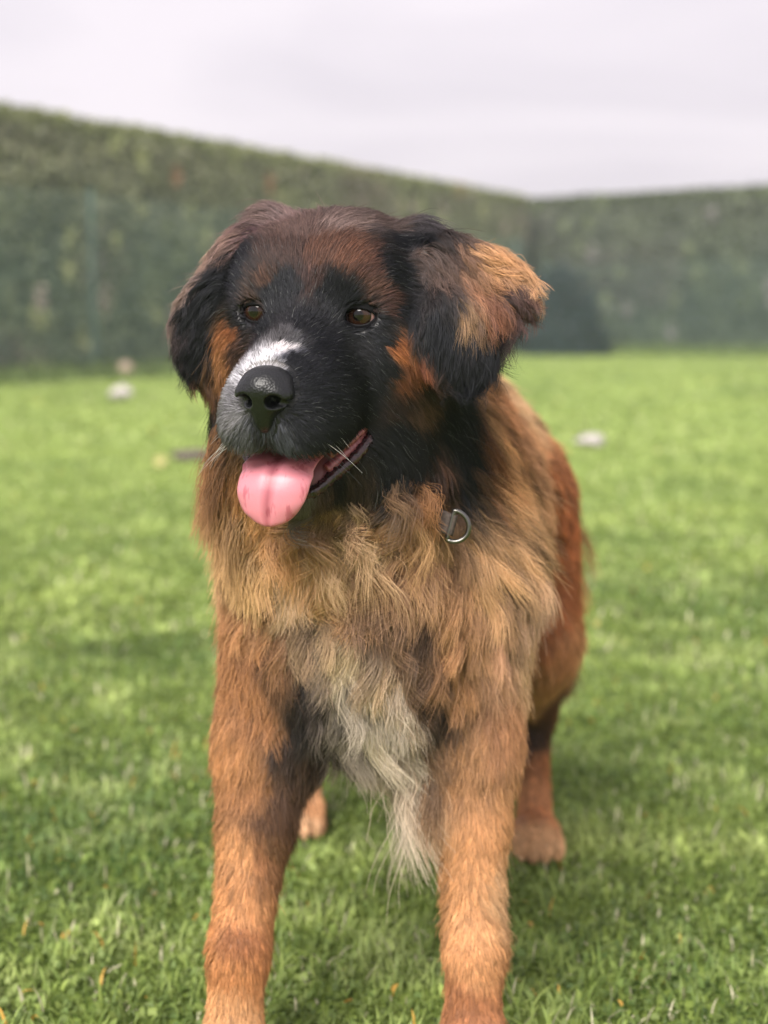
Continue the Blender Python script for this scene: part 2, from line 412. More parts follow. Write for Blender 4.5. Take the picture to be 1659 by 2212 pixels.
# one yellow fallen leaf
lv = [(0, -0.045, 0.0), (0.028, -0.015, 0.006), (0.030, 0.012, 0.008), (0.012, 0.040, 0.004), (0, 0.05, 0.0), (-0.012, 0.040, 0.005), (-0.030, 0.012, 0.010), (-0.028, -0.015, 0.007), (0, 0.0, 0.012)]
lv = np.array(lv) * 1.1; lp = np.array([-1.13, 7.75, 0.045])
lf = [(8, i, (i + 1) % 8) for i in range(8)]
lv2 = np.concatenate([lv, lv - np.array([0, 0, 0.002])]); lf2 = lf + [(17, 9 + (i + 1) % 8, 9 + i) for i in range(8)] + [(i, 9 + i, 9 + (i + 1) % 8, (i + 1) % 8) for i in range(8)]
tl = np.array([[1, 0, 0], [0, 0.8, 0.6], [0, -0.6, 0.8]])
tag(mesh_obj('fallen_leaf', lv2 @ tl + lp, lf2, leaf_y, origin=tuple(lp)), 'yellow fallen leaf on the grass near the dark clod', 'leaf')

# ------------------------------------------------------------------ thin haze volume, added to lift the dark tones of the hedges
hz_m = bpy.data.materials.new('added_haze'); hz_m.use_nodes = True
nt = hz_m.node_tree; nt.nodes.clear()
o_ = nt.nodes.new('ShaderNodeOutputMaterial'); pv = nt.nodes.new('ShaderNodeVolumePrincipled')
pv.inputs['Color'].default_value = (0.84, 0.92, 0.96, 1); pv.inputs['Density'].default_value = 0.0028; pv.inputs['Anisotropy'].default_value = 0.2
nt.links.new(pv.outputs['Volume'], o_.inputs['Volume'])
V, Fq = [], []
box(V, Fq, np.array([0.0, 350.0, 1.3]), np.array([405.0, 0, 0]), np.array([0, 555.0, 0]), np.array([0, 0, 2.4]))
tag(mesh_obj('haze', np.array(V), Fq, hz_m, smooth=False), 'thin pale haze added over the garden to lift dark tones', None, kind='stuff')
scene.cycles.volume_bounces = 1

# ------------------------------------------------------------------ the dog: distance field of the body
HY, HP, HR = R(16.5), R(8), R(2.0)
F = np.array([-math.sin(HY) * math.cos(HP), -math.cos(HY) * math.cos(HP), -math.sin(HP)])
Rr = np.array([math.cos(HY), -math.sin(HY), 0.0])
U = np.cross(F, Rr)
Rr, U = Rr * math.cos(HR) - U * math.sin(HR), U * math.cos(HR) + Rr * math.sin(HR)
E0 = np.array([-0.0700, 1.400, 0.7815])            # point between the eyes
def H(f, r, u):                                     # head frame (forward, towards dog's left, up) -> world
    return E0 + f * F + r * Rr + u * U

def grid_axis(lo, hi, fine_lo, fine_hi, fine, coarse):
    a = []
    if fine_lo > lo: a.append(np.arange(lo, fine_lo, coarse))
    a.append(np.arange(fine_lo, fine_hi, fine))
    if hi > fine_hi: a.append(np.arange(fine_hi, hi, coarse))
    return np.concatenate(a).astype(np.float32)
class Field:
    """a sampled distance field on a rectilinear grid"""
    def __init__(self, gx, gy, gz):
        self.G = [g.astype(np.float32) for g in (gx, gy, gz)]
        self.D = np.full(tuple(len(g) for g in self.G), 0.5, dtype=np.float32)
    def sub(self, lo, hi, mg):
        s = tuple(slice(int(np.searchsorted(g, a - mg)), int(np.searchsorted(g, b + mg))) for g, a, b in zip(self.G, lo, hi))
        return s, self.G[0][s[0]][:, None, None], self.G[1][s[1]][None, :, None], self.G[2][s[2]][None, None, :]
    def join(self, s, d, k, carve):
        a = self.D[s]
        if carve: a = -a
        h = np.maximum(k - np.abs(a - d), 0) / k
        m = np.minimum(a, d) - h * h * k * 0.25
        self.D[s] = -m if carve else m
    def ell(self, c, rad, axes=None, k=0.03, carve=False):
        c = np.array(c, float); rad = np.array(rad, float)
        A = np.eye(3) if axes is None else np.array(axes, float)     # rows: local axes
        ext = np.sqrt(((A * rad[:, None]) ** 2).sum(0))
        s, x, y, z = self.sub(c - ext, c + ext, 0.05)
        x = x - np.float32(c[0]); y = y - np.float32(c[1]); z = z - np.float32(c[2])
        k0 = 0; k1 = 0
        for i in range(3):
            q = (np.float32(A[i, 0]) * x + np.float32(A[i, 1]) * y + np.float32(A[i, 2]) * z)
            k0 = k0 + (q / np.float32(rad[i])) ** 2; k1 = k1 + (q / np.float32(rad[i] ** 2)) ** 2
        k0 = np.sqrt(k0); k1 = np.sqrt(k1) + 1e-6
        self.join(s, k0 * (k0 - 1) / k1, k, carve)
    def cone(self, a, b, ra, rb, k=0.03, carve=False):
        a = np.array(a, float); b = np.array(b, float); m = max(ra, rb)
        s, x, y, z = self.sub(np.minimum(a, b) - m, np.maximum(a, b) + m, 0.05)
        v = b - a; vv = float(v @ v); v = v.astype(np.float32)
        x = x - np.float32(a[0]); y = y - np.float32(a[1]); z = z - np.float32(a[2])
        t = np.clip((x * v[0] + y * v[1] + z * v[2]) / np.float32(vv), 0, 1)
        d = np.sqrt((x - t * v[0]) ** 2 + (y - t * v[1]) ** 2 + (z - t * v[2]) ** 2)
        self.join(s, d - (ra + (rb - ra) * t), k, carve)

BF = Field(grid_axis(-0.30, 0.34, -0.24, 0.19, 0.0026, 0.0075),
           grid_axis(1.22, 2.62, 1.22, 1.56, 0.0026, 0.0085),
           grid_axis(-0.02, 0.95, 0.585, 0.95, 0.0026, 0.0085))
ell, cone = BF.ell, BF.cone

def hell(f, r, u, rf, rr, ru, k=0.02, carve=False, tilt=0.0):
    """ellipsoid in the head frame; tilt lowers its front end (degrees)"""
    c, s_ = math.cos(R(tilt)), math.sin(R(tilt))
    ell(H(f, r, u), (rf, rr, ru), (F * c - U * s_, Rr, U * c + F * s_), k, carve)

# trunk
ell((0.000, 1.66, 0.520), (0.118, 0.17, 0.180), k=0.06)
ell((0.030, 1.86, 0.530), (0.158, 0.25, 0.190), k=0.06)
ell((0.055, 2.10, 0.555), (0.165, 0.22, 0.165), k=0.06)
ell((0.005, 1.80, 0.660), (0.095, 0.18, 0.085), k=0.06)            # withers
ell((-0.012, 1.545, 0.470), (0.105, 0.075, 0.125), k=0.05)         # breast
cone((0.000, 1.63, 0.37), (0.02, 1.86, 0.385), 0.065, 0.085, k=0.06)   # brisket
# neck
cone((-0.005, 1.66, 0.60), (-0.045, 1.50, 0.745), 0.128, 0.092, k=0.05)
cone((-0.005, 1.62, 0.56), (-0.050, 1.47, 0.665), 0.115, 0.088, k=0.05)
# cheek and throat ruff on the dog's right
ell((-0.108, 1.500, 0.690), (0.042, 0.055, 0.075), k=0.05)
ell((-0.105, 1.505, 0.610), (0.042, 0.055, 0.070), k=0.05)
# fore limbs
for sx, sh, el, wr, pst, paw in (
        (-1, (-0.100, 1.60, 0.500), (-0.126, 1.575, 0.330), (-0.148, 1.490, 0.140), (-0.152, 1.478, 0.075), (-0.154, 1.445, 0.034)),
        (1, (0.092, 1.60, 0.500), (0.090, 1.575, 0.330), (0.091, 1.500, 0.140), (0.090, 1.488, 0.075), (0.089, 1.455, 0.034))):
    cone(sh, el, 0.066, 0.048, k=0.05)
    mid = tuple(0.62 * a + 0.38 * b for a, b in zip(el, wr))
    cone(el, mid, 0.044, 0.033, k=0.03)
    cone(mid, wr, 0.033, 0.0250, k=0.02)
    cone(wr, pst, 0.0250, 0.026, k=0.02)
    ell(paw, (0.046, 0.062, 0.033), k=0.03)
    for i in range(4):
        q = (i - 1.5)
        ell((paw[0] + q * 0.021, paw[1] - 0.052 + abs(q) * 0.008, 0.026), (0.0125, 0.028, 0.022), k=0.008)
# hind limbs
for hip, kn, hk, mt, paw in (
        ((0.150, 2.13, 0.50), (0.190, 2.07, 0.345), (0.222, 2.285, 0.185), (0.224, 2.225, 0.060), (0.222, 2.175, 0.032)),
        ((-0.035, 2.17, 0.50), (-0.090, 2.13, 0.345), (-0.122, 2.375, 0.185), (-0.124, 2.325, 0.060), (-0.126, 2.275, 0.032))):
    cone(hip, kn, 0.115, 0.070, k=0.06)
    cone(kn, hk, 0.060, 0.026, k=0.04)
    cone(hip, hk, 0.075, 0.026, k=0.04)
    cone(hk, mt, 0.024, 0.024, k=0.02)
    ell(paw, (0.034, 0.056, 0.025), k=0.02)
    for i in range(4):
        q = (i - 1.5)
        ell((paw[0] + q * 0.0175, paw[1] - 0.048 + abs(q) * 0.008, 0.022), (0.0098, 0.026, 0.019), k=0.004)
# tail, hanging behind
cone((0.078, 2.28, 0.60), (0.110, 2.42, 0.40), 0.045, 0.030, k=0.04)
cone((0.110, 2.42, 0.40), (0.120, 2.46, 0.25), 0.030, 0.018, k=0.02)

# head
hell(-0.085, 0, 0.014, 0.098, 0.088, 0.070, k=0.04)                # skull
for s in (-1, 1):
    hell(-0.030, 0.040 * s, 0.034, 0.040, 0.036, 0.032, k=0.025)   # brow
    hell(-0.060, 0.064 * s, -0.035, 0.070, 0.042, 0.060, k=0.035)  # cheek
    hell(0.048, 0.026 * s, -0.082, 0.059, 0.033, 0.035, k=0.02, tilt=8)  # flews
cone(H(-0.03, 0, -0.018), H(0.076, 0, -0.049), 0.043, 0.029, k=0.03)    # muzzle bridge
hell(0.040, 0, -0.062, 0.068, 0.049, 0.038, k=0.025, tilt=12)      # muzzle body
hell(-0.10, 0, -0.055, 0.075, 0.088, 0.075, k=0.04)                # jaw corner, throat
# mouth opening between the flews and the lower jaw, then the jaw itself
cone(H(-0.035, 0, -0.112), H(0.11, 0, -0.128), 0.016, 0.026, k=0.010, carve=True)
for s in (-1, 1):
    cone(H(-0.030, 0.052 * s, -0.096), H(0.06, 0.035 * s, -0.120), 0.010, 0.013, k=0.012, carve=True)
cone(H(-0.045, 0, -0.130), H(0.052, 0, -0.152), 0.036, 0.022, k=0.02)
for s in (-1, 1):
    cone(H(-0.05, 0.040 * s, -0.118), H(0.045, 0.020 * s, -0.142), 0.020, 0.014, k=0.015)
# eye sockets
EYES = []
for s in (-1, 1):
    e = H(-0.0075, 0.0505 if s > 0 else -0.0462, 0.0)
    EYES.append(e)
    ell(e + 0.008 * F, (0.0200, 0.0152, 0.0118), (F, Rr, U), k=0.006, carve=True)
# ears (flaps set high on the skull)
def frame(t, n):
    t = norm(np.array(t, float)); n = np.array(n, float); n = norm(n - t * (n @ t)); return (t, np.cross(n, t), n)
cone((-0.108, 1.490, 0.862), (-0.142, 1.482, 0.836), 0.020, 0.016, k=0.02)
ell((-0.150, 1.472, 0.808), (0.052, 0.034, 0.011), frame((-0.60, -0.05, -0.80), (-0.55, -0.75, 0.35)), k=0.012)
ell((-0.166, 1.460, 0.770), (0.044, 0.034, 0.010), frame((-0.18, 0.0, -0.98), (-0.5, -0.85, 0.1)), k=0.012)
cone((0.034, 1.462, 0.850), (0.082, 1.434, 0.828), 0.018, 0.014, k=0.02)
ell((0.062, 1.420, 0.794), (0.056, 0.042, 0.012), frame((0.25, -0.15, -0.95), (0.35, -0.9, 0.2)), k=0.012)
ell((0.088, 1.424, 0.808), (0.038, 0.032, 0.010), frame((0.93, -0.05, -0.36), (0.3, -0.9, 0.3)), k=0.012)
ell((0.062, 1.395, 0.758), (0.038, 0.034, 0.010), frame((0.05, -0.1, -1), (0.35, -0.93, 0.1)), k=0.012)

def surface_nets(fd):
    D = fd.D; G = fd.G
    nx, ny, nz = D.shape
    s = D < 0
    c = np.zeros((nx - 1, ny - 1, nz - 1), dtype=np.int8)
    sl = lambda o, n: slice(o, n - 1 + o)
    for i in (0, 1):
        for j in (0, 1):
            for k in (0, 1):
                c += s[sl(i, nx), sl(j, ny), sl(k, nz)]
    act = np.argwhere((c > 0) & (c < 8)).astype(np.int32)
    idx = np.full(c.shape, -1, dtype=np.int32)
    idx[act[:, 0], act[:, 1], act[:, 2]] = np.arange(len(act))
    acc = np.zeros((len(act), 3)); cnt = np.zeros(len(act))
    for ax in range(3):
        o1, o2 = [a for a in range(3) if a != ax]
        for i in (0, 1):
            for j in (0, 1):
                a = act.copy(); a[:, o1] += i; a[:, o2] += j
                b = a.copy(); b[:, ax] += 1
                da = D[a[:, 0], a[:, 1], a[:, 2]]; db = D[b[:, 0], b[:, 1], b[:, 2]]
                m = (da < 0) != (db < 0)
                t = np.where(m, da / np.where(m, da - db, 1), 0)
                for q in range(3):
                    pa = G[q][a[:, q]]; pb = G[q][b[:, q]]
                    acc[:, q] += np.where(m, pa + (pb - pa) * t, 0)
                cnt += m
    verts = acc / np.maximum(cnt, 1)[:, None]
    quads = []
    for ax in range(3):
        o1, o2 = (ax + 1) % 3, (ax + 2) % 3
        sa = [slice(None)] * 3; sb = [slice(None)] * 3
        sa[ax] = slice(0, -1); sb[ax] = slice(1, None)
        A = s[tuple(sa)]; B = s[tuple(sb)]
        e = np.argwhere(A != B).astype(np.int32)
        e = e[(e[:, o1] > 0) & (e[:, o2] > 0) & (e[:, o1] < D.shape[o1] - 1) & (e[:, o2] < D.shape[o2] - 1)]
        inside = A[e[:, 0], e[:, 1], e[:, 2]]
        q = []
        for d1, d2 in ((-1, -1), (0, -1), (0, 0), (-1, 0)):
            p = e.copy(); p[:, o1] += d1; p[:, o2] += d2
            q.append(idx[p[:, 0], p[:, 1], p[:, 2]])
        q = np.stack(q, 1)
        q[~inside] = q[~inside][:, ::-1]
        quads.append(q)
    return verts, np.concatenate(quads)

BV, BQ = surface_nets(BF)

def sdf(p):
    """trilinear look-up of the body's distance field"""
    ii = []; ff = []
    for q, g in enumerate(BF.G):
        i = np.clip(np.searchsorted(g, p[:, q]) - 1, 0, len(g) - 2)
        ii.append(i); ff.append(np.clip((p[:, q] - g[i]) / (g[i + 1] - g[i]), 0, 1))
    out = 0
    for a in (0, 1):
        for b in (0, 1):
            for c in (0, 1):
                w = (ff[0] if a else 1 - ff[0]) * (ff[1] if b else 1 - ff[1]) * (ff[2] if c else 1 - ff[2])
                out = out + w * BF.D[ii[0] + a, ii[1] + b, ii[2] + c]
    return out
def sdf_grad(p, e=0.004):
    g = np.zeros_like(p)
    for q in range(3):
        d = np.zeros(3); d[q] = e
        g[:, q] = sdf(p + d) - sdf(p - d)
    return norm(g)

# ------------------------------------------------------------------ the dog: object, skin, features
DOG = (0.02, 1.80, 0.0)
dog = tag(empty('dog', DOG), 'large long-haired tan dog with black face standing on lawn, tongue hanging out', 'dog')

# markings of the coat, plus some painted shade and sheen: x, y, z on the body and the fur colour there
PAINT = np.array([
    (-0.08, 1.421, 0.864, .09, .052, .04), (-0.038, 1.423, 0.869, .16, .105, .085), (0.009, 1.449, 0.866, .08, .05, .04), (-0.086, 1.39, 0.838, 0.0533, 0.0259, 0.0178),  # crown point lightened, a sheen put into the fur colour
    (-0.107, 1.387, 0.814, 0.0772, 0.0339, 0.0186), (-0.057, 1.384, 0.838, 0.0895, 0.0364, 0.0192), (-0.028, 1.371, 0.833, 0.1130, 0.0440, 0.0220), (-0.012, 1.371, 0.823, 0.0775, 0.0311, 0.0189),
    (-0.067, 1.376, 0.813, 0.0518, 0.0237, 0.0176), (-0.092, 1.383, 0.809, 0.0054, 0.0054, 0.0075), (-0.105, 1.386, 0.803, 0.0054, 0.0054, 0.0075), (-0.045, 1.369, 0.805, 0.0054, 0.0054, 0.0075),
    (-0.034, 1.367, 0.797, 0.0054, 0.0054, 0.0075), (-0.123, 1.397, 0.795, 0.0590, 0.0314, 0.0196), (-0.002, 1.372, 0.801, 0.0891, 0.0391, 0.0230), (0.008, 1.376, 0.787, 0.0624, 0.0274, 0.0196),
    (0.017, 1.389, 0.818, 0.0063, 0.0063, 0.0090), (0.025, 1.382, 0.781, 0.0054, 0.0054, 0.0080), (-0.116, 1.389, 0.779, 0.0045, 0.0045, 0.0060), (-0.02, 1.37, 0.778, 0.0045, 0.0045, 0.0060),
    (-0.134, 1.404, 0.777, 0.0067, 0.0063, 0.0080), (0, 1.372, 0.773, 0.0067, 0.0063, 0.0080), (-0.067, 1.36, 0.781, 0.0081, 0.0077, 0.0100), (-0.076, 1.338, 0.765, .07, .064, .062),
    (-0.092, 1.341, 0.767, .07, .062, .06), (-0.052, 1.343, 0.757, 0.0072, 0.0072, 0.0100), (-0.087, 1.323, 0.756, .62, .55, .52), (-0.102, 1.314, 0.749, .72, .68, .66),
    (-0.114, 1.314, 0.741, .62, .58, .57), (-0.09, 1.304, 0.74, .35, .32, .31), (-0.075, 1.313, 0.746, 0.0090, 0.0090, 0.0120), (-0.068, 1.303, 0.73, 0.0063, 0.0063, 0.0090),
    (-0.127, 1.325, 0.735, .40, .37, .37), (-0.135, 1.319, 0.71, .17, .155, .155), (-0.134, 1.314, 0.687, .20, .18, .18), (-0.126, 1.314, 0.675, .09, .085, .085),
    (-0.106, 1.302, 0.683, 0.0300, 0.0300, 0.0340), (-0.09, 1.301, 0.676, 0.0500, 0.0500, 0.0550), (-0.072, 1.295, 0.688, 0.0072, 0.0072, 0.0100), (-0.051, 1.307, 0.715, 0.0063, 0.0063, 0.0090),
    (-0.028, 1.349, 0.733, 0.0059, 0.0059, 0.0085), (-0.012, 1.37, 0.703, 0.0059, 0.0059, 0.0085), (-0.043, 1.309, 0.679, 0.0059, 0.0059, 0.0085), (-0.143, 1.409, 0.762, 0.1960, 0.0654, 0.0232),
    (-0.151, 1.416, 0.749, 0.3195, 0.1235, 0.0471), (-0.157, 1.428, 0.73, .34, .15, .06), (-0.167, 1.465, 0.707, 0.1600, 0.0621, 0.0274), (-0.129, 1.398, 0.762, 0.0300, 0.0194, 0.0200),
    (-0.139, 1.405, 0.743, 0.0526, 0.0255, 0.0184), (0.013, 1.374, 0.754, 0.2500, 0.0798, 0.0274), (0.021, 1.379, 0.742, 0.3034, 0.1015, 0.0328), (0.031, 1.385, 0.729, 0.2673, 0.0796, 0.0383),
    (0.023, 1.385, 0.725, 0.1962, 0.0652, 0.0270), (0.043, 1.414, 0.713, 0.0439, 0.0218, 0.0163), (0.002, 1.37, 0.754, 0.0063, 0.0063, 0.0090), (0.004, 1.373, 0.732, 0.0063, 0.0063, 0.0090),
    (0.043, 1.375, 0.752, 0.0054, 0.0054, 0.0080), (0.036, 1.417, 0.692, 0.0879, 0.0437, 0.0255), (0.017, 1.397, 0.689, 0.0370, 0.0185, 0.0160), (0.017, 1.403, 0.668, 0.0049, 0.0049, 0.0070),
    (0.068, 1.491, 0.674, 0.0049, 0.0049, 0.0075), (0.077, 1.501, 0.637, 0.0054, 0.0049, 0.0070), (0.03, 1.425, 0.644, 0.0063, 0.0054, 0.0065), (0.049, 1.458, 0.619, 0.0640, 0.0273, 0.0150),
    (0.101, 1.546, 0.633, 0.1300, 0.0502, 0.0190), (0.121, 1.641, 0.658, 0.3381, 0.1501, 0.0668), (0.004, 1.404, 0.629, 0.0054, 0.0049, 0.0065), (-0.037, 1.377, 0.628, 0.0090, 0.0081, 0.0090),
    (-0.054, 1.371, 0.612, 0.0740, 0.0422, 0.0310), (-0.072, 1.352, 0.611, .12, .095, .075), (-0.177, 1.473, 0.689, 0.0090, 0.0077, 0.0085), (-0.179, 1.485, 0.665, .05, .022, .013),
    (-0.17, 1.486, 0.67, 0.0054, 0.0054, 0.0075), (-0.117, 1.472, 0.878, .16, .10, .085), (-0.134, 1.464, 0.858, 0.0713, 0.0351, 0.0353), (-0.145, 1.467, 0.854, .26, .155, .12),
    (-0.172, 1.487, 0.833, .34, .21, .155), (-0.185, 1.464, 0.807, .34, .22, .17), (-0.204, 1.472, 0.77, .26, .17, .145), (-0.177, 1.451, 0.789, 0.0054, 0.0054, 0.0080),
    (-0.161, 1.447, 0.811, 0.0054, 0.0054, 0.0080), (-0.138, 1.411, 0.822, 0.0063, 0.0059, 0.0080), (-0.19, 1.457, 0.738, 0.0049, 0.0049, 0.0075), (-0.194, 1.459, 0.759, 0.0600, 0.0396, 0.0420),
    (-0.173, 1.443, 0.747, 0.0049, 0.0049, 0.0075), (0.026, 1.426, 0.848, 0.0054, 0.0054, 0.0080), (0.032, 1.445, 0.866, 0.0500, 0.0400, 0.0420), (0.042, 1.408, 0.835, .10, .06, .045),
    (0.055, 1.404, 0.818, .12, .07, .05), (0.061, 1.417, 0.843, .04, .026, .022), (0.071, 1.411, 0.831, .22, .11, .06), (0.097, 1.418, 0.833, .66, .34, .155),
    (0.123, 1.424, 0.823, .60, .31, .145), (0.088, 1.403, 0.802, .32, .145, .07), (0.079, 1.39, 0.777, .30, .17, .085), (0.098, 1.401, 0.781, .26, .10, .05),
    (0.111, 1.422, 0.764, 0.0435, 0.0216, 0.0207), (0.05, 1.383, 0.789, 0.0300, 0.0240, 0.0240), (0.058, 1.377, 0.756, 0.0059, 0.0059, 0.0090), (0.071, 1.383, 0.723, 0.0054, 0.0054, 0.0085),
    (0.096, 1.396, 0.743, 0.0063, 0.0059, 0.0085), (0.127, 1.414, 0.793, 0.0878, 0.0437, 0.0332), (0.138, 1.423, 0.81, .58, .31, .15), (-0.158, 1.458, 0.65, .09, .045, .02),
    (-0.154, 1.459, 0.619, 0.412, 0.175, 0.060), (-0.163, 1.494, 0.583, 0.608, 0.313, 0.120), (-0.178, 1.593, 0.546, 0.706, 0.423, 0.202), (-0.1, 1.436, 0.577, 0.573, 0.283, 0.114),
    (-0.12, 1.463, 0.551, .78, .44, .20), (-0.138, 1.464, 0.569, 0.764, 0.407, 0.165), (-0.056, 1.416, 0.589, 0.382, 0.210, 0.101), (-0.03, 1.428, 0.579, 0.739, 0.468, 0.254),
    (0, 1.433, 0.587, 0.510, 0.259, 0.108), (0.022, 1.435, 0.606, 0.294, 0.129, 0.046), (-0.021, 1.393, 0.622, .05, .03, .02), (0.031, 1.457, 0.574, .58, .32, .14),
    (0.119, 1.576, 0.606, 0.662, 0.345, 0.153), (0.139, 1.578, 0.567, .66, .375, .18), (0.142, 1.555, 0.537, .66, .375, .18), (0.102, 1.513, 0.525, .64, .36, .17),
    (0.153, 1.563, 0.487, .50, .30, .18), (-0.124, 1.504, 0.517, .74, .41, .19), (-0.135, 1.523, 0.481, 0.662, 0.333, 0.153), (-0.14, 1.528, 0.446, 0.451, 0.202, 0.083),
    (-0.081, 1.475, 0.517, 0.764, 0.493, 0.292), (-0.077, 1.479, 0.475, 0.510, 0.322, 0.184), (-0.04, 1.464, 0.497, 0.586, 0.320, 0.153), (-0.036, 1.465, 0.46, 0.800, 0.576, 0.317),
    (-0.004, 1.461, 0.488, 0.280, 0.155, 0.095), (0.023, 1.465, 0.51, 0.433, 0.235, 0.127), (0.054, 1.476, 0.508, 0.459, 0.235, 0.108), (0.068, 1.484, 0.479, 0.662, 0.333, 0.146),
    (0.027, 1.467, 0.459, 0.157, 0.083, 0.046), (0.06, 1.486, 0.437, 0.451, 0.212, 0.087), (0, 1.465, 0.441, 0.686, 0.451, 0.267), (-0.013, 1.473, 0.412, .84, .67, .49),
    (0, 1.487, 0.38, .84, .67, .49), (0.017, 1.528, 0.34, .84, .67, .49), (-0.014, 1.512, 0.35, .84, .67, .49), (0.025, 1.569, 0.288, .84, .67, .49),
    (0.036, 1.549, 0.26, .84, .67, .49), (-0.068, 1.487, 0.408, .05, .036, .03), (-0.081, 1.512, 0.373, .035, .028, .026), (-0.061, 1.517, 0.358, .10, .075, .06),
    (-0.044, 1.588, 0.313, 0.473, 0.336, 0.218), (-0.106, 1.504, 0.428, 0.196, 0.092, 0.041), (-0.092, 1.523, 0.341, .06, .035, .024), (-0.117, 1.52, 0.371, 0.396, 0.176, 0.070),
    (0.056, 1.505, 0.38, .07, .042, .028), (0.046, 1.488, 0.408, .13, .07, .04), (0.072, 1.502, 0.405, 0.490, 0.239, 0.106), (0.08, 1.517, 0.353, 0.529, 0.267, 0.120),
    (-0.141, 1.529, 0.398, 0.447, 0.200, 0.078), (-0.151, 1.521, 0.328, 0.550, 0.256, 0.101), (-0.127, 1.514, 0.31, 0.464, 0.208, 0.078), (-0.099, 1.523, 0.293, .10, .048, .024),
    (-0.144, 1.495, 0.239, 0.550, 0.264, 0.105), (-0.119, 1.499, 0.238, 0.310, 0.128, 0.047), (-0.148, 1.475, 0.184, 0.550, 0.256, 0.101), (-0.14, 1.461, 0.158, 0.292, 0.112, 0.039),
    (-0.151, 1.454, 0.13, 0.482, 0.208, 0.074), (-0.16, 1.45, 0.094, 0.516, 0.264, 0.109), (0.108, 1.518, 0.429, 0.529, 0.285, 0.156), (0.118, 1.526, 0.355, 0.470, 0.221, 0.101),
    (0.08, 1.515, 0.305, 0.516, 0.256, 0.109), (0.108, 1.507, 0.259, 0.550, 0.264, 0.109), (0.08, 1.495, 0.215, 0.516, 0.248, 0.098), (0.088, 1.478, 0.173, 0.568, 0.280, 0.117),
    (0.093, 1.464, 0.131, 0.550, 0.264, 0.109), (0.083, 1.46, 0.091, 0.310, 0.124, 0.047), (0.123, 1.508, 0.185, 0.533, 0.304, 0.148), (0.177, 2.025, 0.66, .70, .44, .24),
    (0.191, 1.976, 0.616, .68, .36, .18), (0.22, 2.013, 0.551, 0.451, 0.166, 0.069), (0.228, 2.027, 0.494, 0.314, 0.097, 0.032), (0.243, 2.04, 0.429, 0.392, 0.129, 0.044),
    (0.221, 2.001, 0.374, 0.431, 0.147, 0.051), (0.247, 2.014, 0.34, 0.588, 0.258, 0.101), (0.149, 1.562, 0.429, 0.706, 0.432, 0.230), (0.211, 2.014, 0.289, 0.529, 0.248, 0.101),
    (0.216, 2.184, 0.207, 0.608, 0.313, 0.138), (0.244, 2.192, 0.218, .12, .05, .024), (0.215, 2.237, 0.15, .07, .036, .02), (0.235, 2.224, 0.119, 0.396, 0.160, 0.058),
    (0.226, 2.201, 0.076, 0.533, 0.240, 0.098), (0.223, 2.103, 0.03, .66, .38, .18), (0.258, 2.048, 0.307, 0.686, 0.368, 0.166), (-0.104, 2.242, 0.052, 0.533, 0.264, 0.117),
    (-0.123, 2.206, 0.035, 0.671, 0.392, 0.203), (-0.175, 1.485, 0.638, 0.196, 0.083, 0.032), (-0.169, 1.492, 0.62, 0.392, 0.175, 0.064), (-0.18, 1.478, 0.677, .012, .010, .010),
    (-0.172, 1.47, 0.698, .10, .05, .025), (-0.106, 1.512, 0.267, .10, .045, .02), (-0.112, 1.504, 0.241, .16, .075, .03), (-0.09, 1.529, 0.311, .08, .042, .022),  # last points: inner foreleg, dark fur with shade painted in
    (0.067, 1.411, 0.831, .10, .055, .04), (0.052, 1.525, 0.331, .25, .13, .06), (-0.031, 1.471, 0.422, .74, .58, .41), (-0.027, 1.484, 0.386, .78, .62, .45),
    # far side, back, belly and tail, which this view hardly shows
    (-0.13, 1.80, 0.52, 0.42, 0.162, 0.0625), (-0.12, 2.05, 0.52, 0.36, 0.135, 0.0525), (-0.10, 2.20, 0.45, 0.45, 0.176, 0.0688), (-0.11, 1.90, 0.62, 0.33, 0.121, 0.05),
    (0.03, 1.85, 0.74, 0.3, 0.115, 0.0475), (0.05, 2.10, 0.72, 0.285, 0.108, 0.045), (0.06, 2.30, 0.60, 0.33, 0.121, 0.05), (0.0, 1.72, 0.75, 0.42, 0.176, 0.075),
    (0.03, 1.90, 0.33, 0.75, 0.486, 0.3), (0.06, 2.12, 0.38, 0.66, 0.351, 0.163), (0.11, 2.42, 0.38, 0.3, 0.108, 0.0438), (0.12, 2.46, 0.24, 0.18, 0.081, 0.0375),
    (-0.04, 1.56, 0.83, 0.09, 0.054, 0.04), (-0.02, 1.60, 0.78, 0.24, 0.115, 0.0562), (0.12, 1.60, 0.64, 0.69, 0.365, 0.163), (-0.13, 1.60, 0.62, 0.63, 0.311, 0.125),
    (-0.12, 2.375, 0.19, 0.42, 0.176, 0.075), (0.222, 2.30, 0.19, 0.42, 0.176, 0.075), (0.09, 1.53, 0.15, 0.51, 0.23, 0.0938), (-0.148, 1.52, 0.15, 0.51, 0.23, 0.0938),
    (0.089, 1.42, 0.03, 0.75, 0.405, 0.188), (-0.154, 1.41, 0.03, 0.75, 0.405, 0.188),
])
def coat(p, jitter=0.006):
    """fur colour at world points, with ragged borders"""
    q = p + jitter * np.stack([vnoise(p * 70 + 11 * k, k) - 0.5 for k in range(3)], 1) * 2
    q = q + 0.5 * jitter * np.stack([vnoise(p * 230 + 7 * k, 5 + k) - 0.5 for k in range(3)], 1) * 2
    out = np.zeros((len(p), 3))
    for i in range(0, len(p), 20000):
        d2 = ((q[i:i + 20000, None, :] - PAINT[None, :, :3]) ** 2).sum(-1) + 4e-6
        w = d2 ** -2.6
        out[i:i + 20000] = np.exp((w @ np.log(PAINT[:, 3:])) / w.sum(1)[:, None])
    return out

